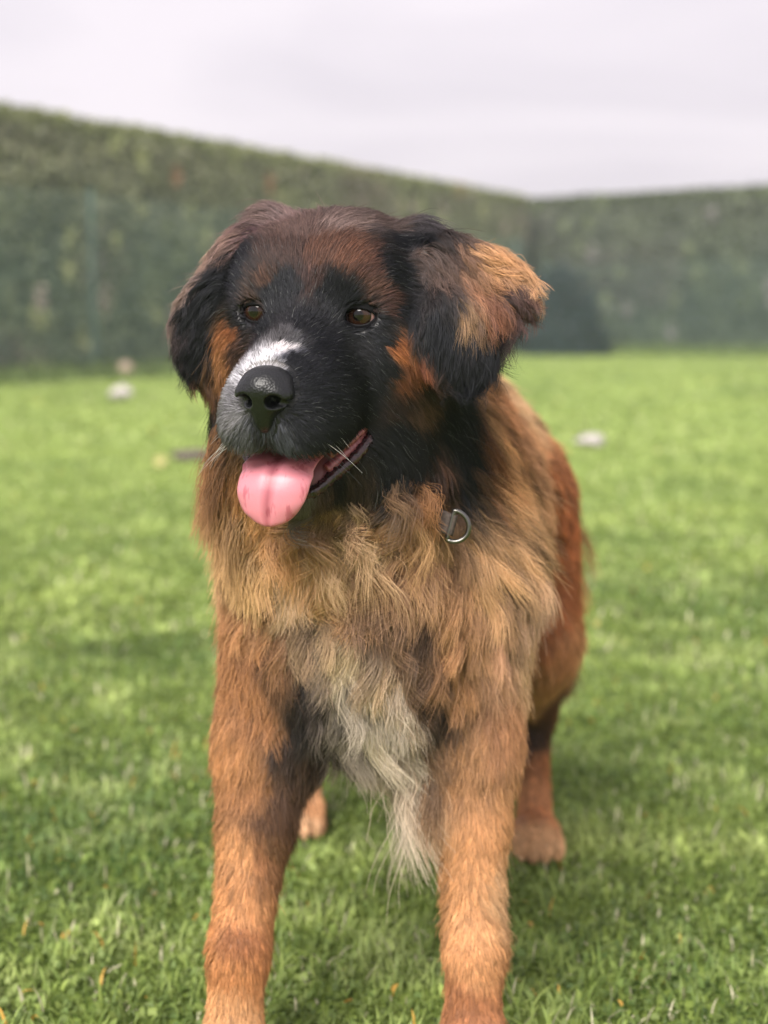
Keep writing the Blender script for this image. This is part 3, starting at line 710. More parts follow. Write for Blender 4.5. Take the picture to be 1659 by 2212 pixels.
# skin under the fur: black on the head, inside of the mouth pink
skin_m, nt, pb = new_mat('skin')
at_ = nt.nodes.new('ShaderNodeAttribute'); at_.attribute_name = 'Col'
nt.links.new(at_.outputs['Color'], pb.inputs['Base Color']); pb.inputs['Roughness'].default_value = 0.45
body = mesh_obj('body', BV, BQ, skin_m, dog)
hl = np.stack([(BV - E0) @ F, (BV - E0) @ Rr, (BV - E0) @ U], 1)
sc = coat(BV) * np.where(BV[:, 2:3] < 0.36, 0.75, 0.3)
inm = (hl[:, 0] > -0.06) & (hl[:, 0] < 0.13) & (np.abs(hl[:, 1]) < 0.050) & (hl[:, 2] < -0.088 - 0.12 * hl[:, 0]) & (hl[:, 2] > -0.136 - 0.1 * hl[:, 0])
lip = inm & (np.abs(hl[:, 1]) > 0.040)
sc[inm] = (0.16, 0.045, 0.05)
sc[lip] = (0.02, 0.013, 0.015)
set_color(body.data, sc)

# nose leather, built in the head frame
nf = Field(np.arange(0.07, 0.140, 0.0009), np.arange(-0.036, 0.036, 0.0009), np.arange(-0.100, -0.015, 0.0009))
nf.ell((0.102, 0, -0.0480), (0.0245, 0.0240, 0.0190), k=0.01)
nf.ell((0.098, 0, -0.0405), (0.020, 0.0215, 0.0120), k=0.01)
for s in (-1, 1):
    nf.ell((0.1085, 0.0150 * s, -0.0540), (0.0150, 0.0125, 0.0125), k=0.008)
nf.ell((0.103, 0, -0.0680), (0.0190, 0.0130, 0.0200), k=0.012)
nf.ell((0.098, 0, -0.0830), (0.0170, 0.0070, 0.0120), k=0.010)
for s in (-1, 1):
    nf.ell((0.1225, 0.0140 * s, -0.0575), (0.0150, 0.0075, 0.0072), ((0.93, 0.36 * s, 0), (-0.36 * s, 0.93, 0), (0, 0, 1)), k=0.003, carve=True)
    nf.cone((0.1190, 0.0180 * s, -0.0600), (0.1030, 0.0300 * s, -0.0610), 0.0055, 0.0040, k=0.003, carve=True)
nf.cone((0.1300, 0, -0.0580), (0.1195, 0, -0.0960), 0.0012, 0.0020, k=0.002, carve=True)
nv, nq = surface_nets(nf)
nose_m, nt, pb = new_mat('nose_leather')
t = nt.nodes.new('ShaderNodeTexCoord'); vo = nt.nodes.new('ShaderNodeTexVoronoi'); vo.inputs['Scale'].default_value = 480
bp = nt.nodes.new('ShaderNodeBump'); bp.inputs['Strength'].default_value = 0.55; bp.inputs['Distance'].default_value = 0.0006
nt.links.new(t.outputs['Object'], vo.inputs['Vector']); nt.links.new(vo.outputs['Distance'], bp.inputs['Height'])
nt.links.new(bp.outputs['Normal'], pb.inputs['Normal'])
pb.inputs['Base Color'].default_value = (0.0035, 0.004, 0.005, 1); pb.inputs['Roughness'].default_value = 0.38
pb.inputs['Specular IOR Level'].default_value = 0.5
NC = np.array([0.100, 0, -0.054]); nv = NC + (nv - NC) * np.array([1.0, 0.92, 0.86])
NOSEV = H(0.003, 0, 0.001) + nv[:, :1] * F + nv[:, 1:2] * Rr + nv[:, 2:3] * U
nose = mesh_obj('nose', NOSEV, nq, nose_m, dog)

# eyes
eye_m, nt, pb = new_mat('eye')
t = nt.nodes.new('ShaderNodeTexCoord'); sx = nt.nodes.new('ShaderNodeSeparateXYZ')
ln = nt.nodes.new('ShaderNodeVectorMath'); ln.operation = 'LENGTH'
mv = nt.nodes.new('ShaderNodeVectorMath'); mv.operation = 'MULTIPLY'; mv.inputs[1].default_value = (1, 1, 0)
rp = nt.nodes.new('ShaderNodeValToRGB'); e_ = rp.color_ramp.elements
ds = nt.nodes.new('ShaderNodeMath'); ds.operation = 'MULTIPLY'; ds.inputs[1].default_value = 1 / 0.0155
e_[0].position = 0.30; e_[0].color = (0.004, 0.003, 0.003, 1)
e_[1].position = 0.34; e_[1].color = (0.024, 0.010, 0.0055, 1)
for p_, c_ in ((0.52, (0.032, 0.014, 0.008)), (0.66, (0.02, 0.009, 0.006)), (0.71, (0.012, 0.006, 0.005)), (0.75, (0.42, 0.26, 0.24)), (0.95, (0.45, 0.18, 0.17))):
    q_ = e_.new(p_); q_.color = (*c_, 1)
nt.links.new(t.outputs['Object'], mv.inputs[0]); nt.links.new(mv.outputs['Vector'], ln.inputs[0])
nt.links.new(ln.outputs['Value'], ds.inputs[0]); nt.links.new(ds.outputs['Value'], rp.inputs['Fac'])
nt.links.new(rp.outputs['Color'], pb.inputs['Base Color'])
pb.inputs['Roughness'].default_value = 0.04; pb.inputs['Specular IOR Level'].default_value = 0.15
pb.inputs['Coat Weight'].default_value = 0.8; pb.inputs['Coat Roughness'].default_value = 0.015; pb.inputs['Coat IOR'].default_value = 1.45
lid_m = noise_mat('lid_skin', (0.004, 0.004, 0.005), (0.008, 0.007, 0.009), 200, 0.6, spec=0.12)
for s, e in zip((-1, 1), EYES):
    gaze = norm(F + 0.16 * s * Rr * 0.6 - 0.06 * Rr + 0.10 * U)
    v, f = uv_sphere(0.0155)
    me = bpy.data.meshes.new('eye'); me.from_pydata(v, [], f); me.update()
    me.polygons.foreach_set('use_smooth', np.ones(len(me.polygons), dtype=bool)); me.materials.append(eye_m)
    o = bpy.data.objects.new('eye', me); COL.objects.link(o); o.parent = dog
    o.location = Vector(e) - Vector(DOG); o.rotation_euler = Vector(gaze).to_track_quat('Z', 'Y').to_euler()
    # lids: a shell round the ball, open in an almond
    ax = norm(F + 0.10 * s * Rr); rx = norm(Rr - ax * (Rr @ ax)); uy = np.cross(ax, rx)
    if uy @ U < 0: uy = -uy
    nt_, ns = 56, 9
    vv = []; ff = []
    for j in range(ns):
        q = max(0.0, (j - 2) / (ns - 3))
        for i in range(nt_):
            a = 2 * math.pi * i / nt_
            ca, sa = math.cos(a), math.sin(a)
            inner = ca * s < 0                                        # nasal corner is drawn out and lower
            ox = ca * (0.0132 if not inner else 0.0138)
            oy = (0.0074 if sa > 0 else 0.0068) * sa * (1 - 0.25 * abs(ca) ** 3) - (0.0012 if inner else -0.0004) * abs(ca) ** 2
            px = ox + (0.0185 * ca - ox) * q; py = oy + (0.0175 * sa - oy) * q
            rad = (0.0156, 0.0166, 0.0170)[j] if j < 3 else 0.0170 + 0.0050 * q ** 1.5
            d2 = px * px + py * py
            pz = math.sqrt(max(rad * rad - min(d2, rad * rad * 0.98), 0))
            vv.append(e + ax * pz + rx * px + uy * py)
    for j in range(ns - 1):
        for i in range(nt_):
            a = j * nt_ + i; b = j * nt_ + (i + 1) % nt_
            ff.append((a, b, b + nt_, a + nt_))
    mesh_obj('eyelid', np.array(vv), ff, lid_m, dog)

# tongue: a curved, grooved slab hanging over the lower lip
path = [(-0.030, -0.118, 0.027), (0.010, -0.119, 0.029), (0.045, -0.119, 0.031), (0.070, -0.121, 0.0325), (0.086, -0.128, 0.0335), (0.0935, -0.139, 0.0330),
        (0.0960, -0.149, 0.0312), (0.0965, -0.158, 0.0272), (0.0960, -0.165, 0.0220), (0.0950, -0.1700, 0.0150), (0.0940, -0.1725, 0.0060)]
path = np.array(path)
tt = np.linspace(0, len(path) - 1, 60)
def cr_interp(P, t):
    out = []
    for x in t:
        i = min(int(x), len(P) - 2); f = x - i
        p0 = P[max(i - 1, 0)]; p1 = P[i]; p2 = P[i + 1]; p3 = P[min(i + 2, len(P) - 1)]
        out.append(0.5 * ((2 * p1) + (-p0 + p2) * f + (2 * p0 - 5 * p1 + 4 * p2 - p3) * f * f + (-p0 + 3 * p1 - 3 * p2 + p3) * f ** 3))
    return np.array(out)
tp = cr_interp(path, tt)
vv = []; ff = []; tcol = []; NR = 40
for i in range(len(tp)):
    a = tp[max(i - 1, 0)]; b = tp[min(i + 1, len(tp) - 1)]
    tf, tu = norm(np.array([b[0] - a[0], b[1] - a[1]]))
    nf_, nu_ = -tu, tf                                               # outward (upper face) normal in the f-u plane
    w = tp[i, 2]; th = 0.0050 if i < 50 else 0.0050 * math.sqrt(max(0.05, 1 - ((i - 50) / 9.5) ** 2))
    for k in range(NR):
        an = 2 * math.pi * k / NR
        r_ = w * math.copysign(abs(math.cos(an)) ** 0.8, math.cos(an)); h_ = th * math.copysign(abs(math.sin(an)) ** 0.9, math.sin(an))
        x = r_ / max(w, 1e-5)
        drop = 0.20 * w * abs(x) ** 2.2 * (1 if i > 20 else 0.3)       # edges curl back
        groove = 0.0013 * math.exp(-(r_ / 0.0016) ** 2) * (1 if math.sin(an) > 0 else 0) * min(1, (len(tp) - 1 - i) / 12)
        wob = 0.0005 * math.sin(i * 0.5 + 1.3) * x ** 3
        h2 = h_ - drop - groove + wob
        vv.append(H(tp[i, 0] + nf_ * h2, r_ - 0.004 + 0.0015 * math.sin(i * 0.10), tp[i, 1] + nu_ * h2))
        g = math.exp(-(r_ / 0.0009) ** 2) * (0.7 if math.sin(an) > 0 else 0)
        e1 = abs(x) ** 6 * 0.25
        c = np.array([0.62, 0.225, 0.275]) * (1 - g) + np.array([0.26, 0.05, 0.075]) * g
        tipf = max(0, (i - 40) / 19.0)
        c = c * (1 - 0.5 * tipf) + np.array([0.58, 0.155, 0.185]) * 0.5 * tipf
        tcol.append(c * (1 - e1) + np.array([0.56, 0.16, 0.20]) * e1)
for i in range(len(tp) - 1):
    for k in range(NR):
        a = i * NR + k; b = i * NR + (k + 1) % NR
        ff.append((a, b, b + NR, a + NR))
ff.append(tuple(range(NR))[::-1]); ff.append(tuple(len(vv) - NR + k for k in range(NR)))
tong_m, nt, pb = new_mat('tongue')
at_ = nt.nodes.new('ShaderNodeAttribute'); at_.attribute_name = 'Col'
t = nt.nodes.new('ShaderNodeTexCoord'); mpn = nt.nodes.new('ShaderNodeMapping'); mpn.inputs['Scale'].default_value = (150, 150, 42)
n1 = nt.nodes.new('ShaderNodeTexNoise'); n1.inputs['Scale'].default_value = 1.0; n1.inputs['Detail'].default_value = 3
rv = nt.nodes.new('ShaderNodeValToRGB'); rv.color_ramp.elements[0].position = 0.33; rv.color_ramp.elements[0].color = (0.70, 0.50, 0.56, 1)
rv.color_ramp.elements[1].position = 0.43; rv.color_ramp.elements[1].color = (1, 1, 1, 1)
ml = nt.nodes.new('ShaderNodeMix'); ml.data_type = 'RGBA'; ml.blend_type = 'MULTIPLY'; ml.inputs['Factor'].default_value = 0.85
nt.links.new(t.outputs['Object'], mpn.inputs['Vector']); nt.links.new(mpn.outputs['Vector'], n1.inputs['Vector'])
nt.links.new(n1.outputs['Fac'], rv.inputs['Fac']); nt.links.new(at_.outputs['Color'], ml.inputs['A']); nt.links.new(rv.outputs['Color'], ml.inputs['B'])
nt.links.new(ml.outputs['Result'], pb.inputs['Base Color'])
n2 = nt.nodes.new('ShaderNodeTexNoise'); n2.inputs['Scale'].default_value = 900; nt.links.new(t.outputs['Object'], n2.inputs['Vector'])
bp = nt.nodes.new('ShaderNodeBump'); bp.inputs['Strength'].default_value = 0.25; bp.inputs['Distance'].default_value = 0.0006
nt.links.new(n2.outputs['Fac'], bp.inputs['Height']); nt.links.new(bp.outputs['Normal'], pb.inputs['Normal'])
pb.inputs['Roughness'].default_value = 0.33; pb.inputs['Specular IOR Level'].default_value = 0.45
pb.inputs['Subsurface Weight'].default_value = 0.25; pb.inputs['Subsurface Radius'].default_value = (1, 0.3, 0.25); pb.inputs['Subsurface Scale'].default_value = 0.004
tongue = mesh_obj('tongue', np.array(vv), ff, tong_m, dog)
set_color(tongue.data, np.array(tcol))

# wet dark lip edges and gums at the open corners of the mouth
lip_m = noise_mat('lip_skin', (0.010, 0.006, 0.007), (0.06, 0.018, 0.022), 160, 0.25, spec=0.6)
gum_m = noise_mat('gum', (0.20, 0.045, 0.055), (0.42, 0.13, 0.14), 220, 0.25, spec=0.6)
def tube(name, pts, rad, mat, parent, seg=10, knobs=0.0, close=False, squash=1.0):
    pts = np.array(pts, float); n = len(pts); vv = []; ff = []
    rad = np.full(n, rad) if np.isscalar(rad) else np.array(rad)
    for i in range(n):
        t_ = norm(pts[(i + 1) % n if close else min(i + 1, n - 1)] - pts[(i - 1) % n if close else max(i - 1, 0)])
        a = norm(np.cross(t_, np.array([0.13, 0.31, 0.94]))); b = np.cross(t_, a)
        for k in range(seg):
            an = 2 * math.pi * k / seg
            q = rad[i] * (1 + knobs * math.sin(i * 2.1 + k * 1.7))
            vv.append(pts[i] + q * (a * math.cos(an) + squash * b * math.sin(an)))
    for i in range(n if close else n - 1):
        for k in range(seg):
            a = i * seg + k; b = i * seg + (k + 1) % seg; i2 = ((i + 1) % n) * seg
            ff.append((a, b, i2 + (k + 1) % seg, i2 + k))
    if not close: ff.append(tuple(range(seg))[::-1]); ff.append(tuple((n - 1) * seg + k for k in range(seg)))
    return mesh_obj(name, np.array(vv), ff, mat, parent)
for s in (-1, 1):
    lo = cr_interp(np.array([H(-0.014, 0.063 * s, -0.094), H(0.004, 0.060 * s, -0.110), H(0.024, 0.052 * s, -0.124), H(0.046, 0.038 * s, -0.137), H(0.062, 0.026 * s, -0.148), H(0.066, 0.008 * s, -0.153)]), np.linspace(0, 5, 40))
    tube('lower_lip', lo, 0.0042 + 0.0012 * np.sin(np.linspace(0, 3.1, 40)), lip_m, dog, knobs=0.22)
    up = cr_interp(np.array([H(-0.014, 0.060 * s, -0.092), H(0.006, 0.056 * s, -0.100), H(0.030, 0.047 * s, -0.110), H(0.052, 0.038 * s, -0.116)]), np.linspace(0, 3, 30))
    tube('upper_gum', up, 0.0036, gum_m, dog, knobs=0.15)
    gm = cr_interp(np.array([H(-0.012, 0.056 * s, -0.098), H(0.008, 0.051 * s, -0.111), H(0.028, 0.043 * s, -0.121), H(0.046, 0.032 * s, -0.132)]), np.linspace(0, 3, 30))
    tube('lower_gum', gm, 0.0050, gum_m, dog, knobs=0.18)

# ------------------------------------------------------------------ the coat
HV = lambda f, r, u: f * F + r * Rr + u * U
GROOM = []        # zone, place, lie of the hair, length, lift, wave, clumping
def groom(zone, pos, d, ln, lift=0.25, wave=0.0, clump=0.5):
    GROOM.append((zone, np.array(pos, float), norm(np.array(d, float)), ln, lift, wave, clump))
HEAD, EARL, EARR, RUFF, CHEST, TRUNK, FORE, HIND = range(8)
for s in (-1, 1):
    groom(HEAD, H(0.085, 0.010 * s, -0.028), HV(-1, 0.25 * s, 0.1), 0.007, 0.20, 0, 0.15)
    groom(HEAD, H(0.040, 0.014 * s, -0.005), HV(-1, 0.25 * s, 0.2), 0.008, 0.20, 0, 0.15)
    groom(HEAD, H(0.100, 0.028 * s, -0.055), HV(-1, 0.5 * s, -0.1), 0.008, 0.30, 0, 0.15)
    groom(HEAD, H(0.095, 0.026 * s, -0.080), HV(-0.6, 0.6 * s, -0.8), 0.012, 0.35, 0, 0.2)
    groom(HEAD, H(0.108, 0.008 * s, -0.092), HV(0.1, 0.3 * s, -1), 0.013, 0.35, 0, 0.2)
    groom(HEAD, H(0.070, 0.045 * s, -0.070), HV(-1, 0.2 * s, -0.4), 0.010, 0.20, 0, 0.2)
    groom(HEAD, H(0.060, 0.045 * s, -0.105), HV(-0.8, 0.0, -0.8), 0.013, 0.25, 0, 0.25)
    groom(HEAD, H(0.020, 0.050 * s, -0.045), HV(-1, 0.2 * s, -0.5), 0.011, 0.18, 0, 0.2)
    groom(HEAD, H(0.010, 0.052 * s, -0.085), HV(-1, 0.2 * s, -0.6), 0.015, 0.20, 0, 0.25)
    groom(HEAD, H(0.010, 0.012 * s, 0.004), HV(-0.5, 0.15 * s, 1), 0.009, 0.20, 0, 0.15)
    groom(HEAD, H(0.005, 0.030 * s, 0.022), HV(-0.3, 0.35 * s, 1), 0.009, 0.22, 0, 0.15)
    groom(HEAD, H(-0.005, 0.050 * s, 0.024), HV(-0.4, 0.7 * s, 0.7), 0.009, 0.22, 0, 0.2)
    groom(HEAD, H(-0.005, 0.055 * s, -0.020), HV(-0.6, 0.5 * s, -0.7), 0.008, 0.18, 0, 0.2)
    groom(HEAD, H(-0.020, 0.012 * s, 0.055), HV(-0.5, 0.35 * s, 1), 0.014, 0.25, 0, 0.25)
    groom(HEAD, H(-0.040, 0.045 * s, 0.060), HV(-0.6, 0.9 * s, 0.6), 0.018, 0.25, 0.05, 0.35)
    groom(HEAD, H(-0.070, 0.020 * s, 0.085), HV(-0.9, 0.5 * s, 0.4), 0.024, 0.30, 0.05, 0.4)
    groom(HEAD, H(-0.085, 0.060 * s, 0.075), HV(-0.4, 1.0 * s, -0.1), 0.030, 0.28, 0.1, 0.45)
    groom(HEAD, H(-0.130, 0.020 * s, 0.075), HV(-1, 0.4 * s, -0.2), 0.035, 0.3, 0.1, 0.5)
    groom(HEAD, H(-0.030, 0.078 * s, 0.030), HV(-0.7, 0.7 * s, -0.4), 0.017, 0.18, 0.05, 0.35)
    groom(HEAD, H(-0.040, 0.088 * s, -0.010), HV(-0.8, 0.4 * s, -0.7), 0.020, 0.18, 0.05, 0.35)
    groom(HEAD, H(-0.045, 0.098 * s, -0.045), HV(-0.8, 0.5 * s, -0.7), 0.026, 0.22, 0.05, 0.4)
    groom(HEAD, H(-0.045, 0.090 * s, -0.085), HV(-0.7, 0.5 * s, -0.9), 0.034, 0.28, 0.08, 0.45)
    groom(HEAD, H(-0.090, 0.105 * s, -0.070), HV(-0.6, 0.6 * s, -0.9), 0.048, 0.32, 0.10, 0.5)
    groom(HEAD, H(-0.040, 0.060 * s, -0.130), HV(-0.6, 0.4 * s, -1.0), 0.036, 0.28, 0.12, 0.5)
    groom(HEAD, H(0.020, 0.030 * s, -0.160), HV(-0.6, 0.2 * s, -1.0), 0.016, 0.25, 0.05, 0.35)
    groom(HEAD, H(-0.090, 0.075 * s, -0.125), HV(-0.4, 0.5 * s, -1.0), 0.055, 0.35, 0.15, 0.55)
groom(HEAD, H(0.058, 0, -0.168), HV(-0.4, 0, -1), 0.012, 0.3, 0, 0.3)
# ears
groom(EARL, (-0.112, 1.485, 0.876), (-0.8, -0.1, -0.5), 0.034, 0.20, 0.25, 0.6)
groom(EARL, (-0.140, 1.475, 0.846), (-0.7, -0.1, -0.7), 0.036, 0.18, 0.3, 0.65)
groom(EARL, (-0.165, 1.465, 0.812), (-0.5, -0.1, -0.85), 0.038, 0.18, 0.35, 0.7)
groom(EARL, (-0.130, 1.455, 0.805), (-0.25, -0.2, -0.95), 0.042, 0.15, 0.25, 0.65)
groom(EARL, (-0.182, 1.460, 0.765), (-0.2, 0, -1), 0.036, 0.16, 0.35, 0.7)
groom(EARL, (-0.150, 1.450, 0.750), (-0.05, -0.05, -1), 0.046, 0.14, 0.3, 0.75)
groom(EARL, (-0.165, 1.455, 0.720), (-0.05, 0, -1), 0.042, 0.14, 0.35, 0.75)
groom(EARR, (0.034, 1.455, 0.868), (0.5, -0.35, -0.7), 0.036, 0.18, 0.2, 0.65)
groom(EARR, (0.060, 1.440, 0.850), (0.60, -0.2, -0.6), 0.036, 0.16, 0.25, 0.7)
groom(EARR, (0.086, 1.428, 0.840), (1.0, 0.0, -0.05), 0.036, 0.20, 0.3, 0.75)
groom(EARR, (0.112, 1.418, 0.816), (1.0, 0.0, -0.12), 0.036, 0.28, 0.4, 0.85)
groom(EARR, (0.122, 1.418, 0.800), (1.0, 0.1, -0.4), 0.040, 0.28, 0.4, 0.85)
groom(EARR, (0.110, 1.414, 0.785), (0.5, 0.0, -0.9), 0.046, 0.22, 0.35, 0.8)
groom(EARR, (0.090, 1.408, 0.805), (0.6, -0.05, -0.8), 0.040, 0.18, 0.3, 0.7)
groom(EARR, (0.046, 1.405, 0.820), (0.30, -0.1, -0.95), 0.040, 0.14, 0.2, 0.6)
groom(EARR, (0.044, 1.392, 0.778), (0.15, -0.05, -1), 0.036, 0.12, 0.2, 0.6)
groom(EARR, (0.084, 1.398, 0.768), (0.35, 0, -1), 0.044, 0.18, 0.3, 0.75)
groom(EARR, (0.062, 1.380, 0.735), (0.15, 0.05, -1), 0.032, 0.14, 0.3, 0.75)
# neck
for x, y, z, d, ln, li, wv in (
        (-0.150, 1.490, 0.720, (-0.6, -0.1, -0.8), 0.058, 0.38, 0.25), (-0.145, 1.480, 0.680, (-0.65, -0.2, -0.8), 0.058, 0.42, 0.25), (-0.130, 1.480, 0.650, (-0.7, -0.2, -0.7), 0.074, 0.46, 0.3),
        (-0.135, 1.500, 0.590, (-0.6, -0.2, -0.8), 0.072, 0.42, 0.35), (-0.080, 1.410, 0.610, (-0.2, -0.3, -1.0), 0.060, 0.42, 0.9),
        (-0.040, 1.400, 0.600, (0.05, -0.3, -1.0), 0.060, 0.45, 1.0), (0.010, 1.420, 0.610, (0.25, -0.25, -1.0), 0.058, 0.42, 0.9),
        (-0.060, 1.430, 0.560, (0.0, -0.3, -1.0), 0.062, 0.45, 1.0), (0.000, 1.440, 0.550, (0.1, -0.3, -1.0), 0.060, 0.42, 0.9),
        (0.060, 1.455, 0.640, (0.5, -0.1, -0.9), 0.055, 0.36, 0.35), (0.085, 1.500, 0.600, (0.75, 0.0, -0.6), 0.070, 0.34, 0.2),
        (0.105, 1.540, 0.650, (0.75, 0.3, -0.55), 0.068, 0.30, 0.15), (0.110, 1.540, 0.560, (0.75, 0.1, -0.65), 0.072, 0.32, 0.15),
        (0.060, 1.480, 0.540, (0.35, -0.1, -0.95), 0.060, 0.34, 0.3), (0.02, 1.62, 0.80, (0.3, 0.8, -0.1), 0.065, 0.3, 0.1),
        (0.10, 1.68, 0.72, (0.6, 0.7, -0.5), 0.065, 0.3, 0.1), (-0.12, 1.66, 0.70, (-0.6, 0.7, -0.5), 0.065, 0.3, 0.1)):
    groom(RUFF, (x, y, z), d, ln, li, wv, 0.88)
# breast
for x, y, z, d, ln, li, wv in (
        (-0.110, 1.520, 0.510, (-0.25, -0.1, -1), 0.055, 0.30, 0.3), (-0.060, 1.470, 0.500, (0.0, -0.15, -1), 0.062, 0.34, 0.4),
        (-0.010, 1.465, 0.490, (0.0, -0.15, -1), 0.064, 0.36, 0.4), (0.040, 1.480, 0.480, (0.1, -0.1, -1), 0.058, 0.30, 0.3),
        (0.100, 1.540, 0.480, (0.45, 0.0, -0.9), 0.055, 0.26, 0.15), (-0.060, 1.475, 0.430, (0.05, -0.1, -1), 0.064, 0.34, 0.35),
        (0.000, 1.475, 0.420, (0.05, -0.1, -1), 0.072, 0.36, 0.35), (0.050, 1.500, 0.420, (0.05, -0.05, -1), 0.050, 0.28, 0.3),
        (-0.030, 1.510, 0.360, (0.20, 0.0, -1), 0.080, 0.35, 0.35), (0.015, 1.520, 0.350, (0.25, -0.1, -1), 0.125, 0.38, 0.3),
        (0.020, 1.580, 0.310, (0.20, 0.0, -1), 0.130, 0.38, 0.3), (-0.060, 1.560, 0.340, (0.15, 0.1, -1), 0.060, 0.3, 0.4)):
    groom(CHEST, (x, y, z), d, ln, li, wv, 0.9)
# shoulders and fore legs
for s, x0, x1 in ((-1, -0.126, -0.148), (1, 0.090, 0.091)):
    groom(FORE, (x0 + 0.045 * s, 1.57, 0.45), (0.15 * s, 0.15, -1), 0.034, 0.22, 0.15, 0.65)
    groom(FORE, (x0 - 0.010 * s, 1.53, 0.42), (0.05 * s, 0.0, -1), 0.040, 0.30, 0.25, 0.8)
    groom(FORE, (x0 + 0.045 * s, 1.57, 0.35), (0.10 * s, 0.2, -1), 0.024, 0.20, 0.1, 0.55)
    groom(FORE, (x0 - 0.020 * s, 1.53, 0.35), (-0.05 * s, 0.0, -1), 0.036, 0.30, 0.2, 0.8)
    groom(FORE, (x0 - 0.045 * s, 1.57, 0.32), (-0.05 * s, 0.1, -1), 0.032, 0.25, 0.2, 0.7)
    groom(FORE, (0.5 * (x0 + x1), 1.51, 0.26), (0.05 * s, 0.1, -1), 0.020, 0.20, 0.1, 0.5)
    groom(FORE, (0.5 * (x0 + x1) + 0.035 * s, 1.55, 0.25), (0.3 * s, 0.4, -1), 0.018, 0.24, 0.1, 0.5)
    groom(FORE, (0.5 * (x0 + x1), 1.58, 0.25), (0.1 * s, 0.8, -0.7), 0.042, 0.3, 0.2, 0.6)
    groom(FORE, (x1, 1.470, 0.17), (0, 0.1, -1), 0.013, 0.20, 0, 0.4)
    groom(FORE, (x1 + 0.026 * s, 1.51, 0.17), (0.5 * s, 0.4, -0.9), 0.026 if s > 0 else 0.016, 0.36, 0.15, 0.6)
    groom(FORE, (x1, 1.53, 0.16), (0.5 * s, 0.7, -0.8), 0.034, 0.3, 0.2, 0.55)
    groom(FORE, (x1, 1.450, 0.08), (0, -0.1, -1), 0.013, 0.22, 0, 0.35)
    groom(FORE, (x1, 1.430, 0.045), (0, -0.8, -0.6), 0.007, 0.22, 0, 0.35)
# trunk
for x, y, z, d, ln, li in (
        (0.13, 1.72, 0.62, (0.45, 0.6, -0.6), 0.060, 0.28), (0.15, 1.80, 0.48, (0.25, 0.5, -0.9), 0.055, 0.25), (0.19, 2.00, 0.60, (0.35, 0.8, -0.6), 0.048, 0.22),
        (0.21, 2.10, 0.50, (0.2, 0.6, -0.9), 0.045, 0.2), (0.05, 1.90, 0.74, (0.25, 1, -0.1), 0.050, 0.25), (0.06, 2.15, 0.72, (0.2, 1, -0.2), 0.048, 0.25),
        (-0.13, 1.80, 0.50, (-0.25, 0.5, -0.9), 0.055, 0.25), (-0.11, 2.05, 0.55, (-0.2, 0.8, -0.7), 0.05, 0.25), (0.03, 1.85, 0.32, (0, 0.4, -1), 0.075, 0.3),
        (0.06, 2.05, 0.37, (0, 0.5, -1), 0.065, 0.3), (0.13, 1.80, 0.38, (0.1, 0.4, -1), 0.06, 0.28), (0.10, 2.43, 0.42, (0.2, 0.5, -1), 0.09, 0.35)):
    groom(TRUNK, (x, y, z), d, ln, li, 0.15, 0.6)
# hind legs
for s, cx, dy in ((1, 0.0, 0.0), (-1, 0.0, 0.06)):
    m = (lambda a: a) if s > 0 else (lambda a: 0.11 - a)
    groom(HIND, (m(0.27), 2.13 + dy, 0.42), (0.3 * s, 0.7, -0.9), 0.050, 0.25, 0.15, 0.65)
    groom(HIND, (m(0.25), 2.25 + dy, 0.36), (0.8 * s, 0.6, -0.8), 0.09, 0.5, 0.2, 0.8)
    groom(HIND, (m(0.27), 2.20 + dy, 0.40), (0.9 * s, 0.4, -0.7), 0.085, 0.5, 0.25, 0.8)
    groom(HIND, (m(0.26), 2.22 + dy, 0.31), (0.9 * s, 0.4, -0.8), 0.075, 0.5, 0.25, 0.8)
    groom(HIND, (m(0.20), 2.30 + dy, 0.33), (0.2 * s, 1.0, -0.8), 0.090, 0.40, 0.2, 0.75)
    groom(HIND, (m(0.24), 2.06 + dy, 0.36), (0.2 * s, 0.5, -1), 0.040, 0.22, 0.1, 0.6)
    groom(HIND, (m(0.17), 2.03 + dy, 0.33), (0.0, 0.3, -1), 0.045, 0.24, 0.1, 0.6)
    groom(HIND, (m(0.222), 2.20 + dy, 0.24), (0.1 * s, 0.4, -1), 0.026, 0.2, 0.1, 0.5)
    groom(HIND, (m(0.222), 2.30 + dy, 0.19), (0.1 * s, 0.5, -0.8), 0.022, 0.25, 0.1, 0.5)
    groom(HIND, (m(0.222), 2.22 + dy, 0.10), (0, 0.1, -1), 0.012, 0.2, 0, 0.4)
    groom(HIND, (m(0.222), 2.14 + dy, 0.04), (0, -0.8, -0.6), 0.010, 0.22, 0, 0.35)
GP = np.array([g[1] for g in GROOM]); GDIR = np.array([g[2] for g in GROOM])
GPAR = np.array([g[3:] for g in GROOM]); GZ_ = np.array([g[0] for g in GROOM])

def groom_at(p):
    d = np.zeros((len(p), 3)); q = np.zeros((len(p), 4)); z = np.zeros(len(p), int)
    for i in range(0, len(p), 20000):
        d2 = ((p[i:i + 20000, None, :] - GP[None]) ** 2).sum(-1) + 1e-5
        w = d2 ** -2.0; w /= w.sum(1)[:, None]
        d[i:i + 20000] = w @ GDIR; q[i:i + 20000] = w @ GPAR; z[i:i + 20000] = GZ_[d2.argmin(1)]
    return norm(d), q, z

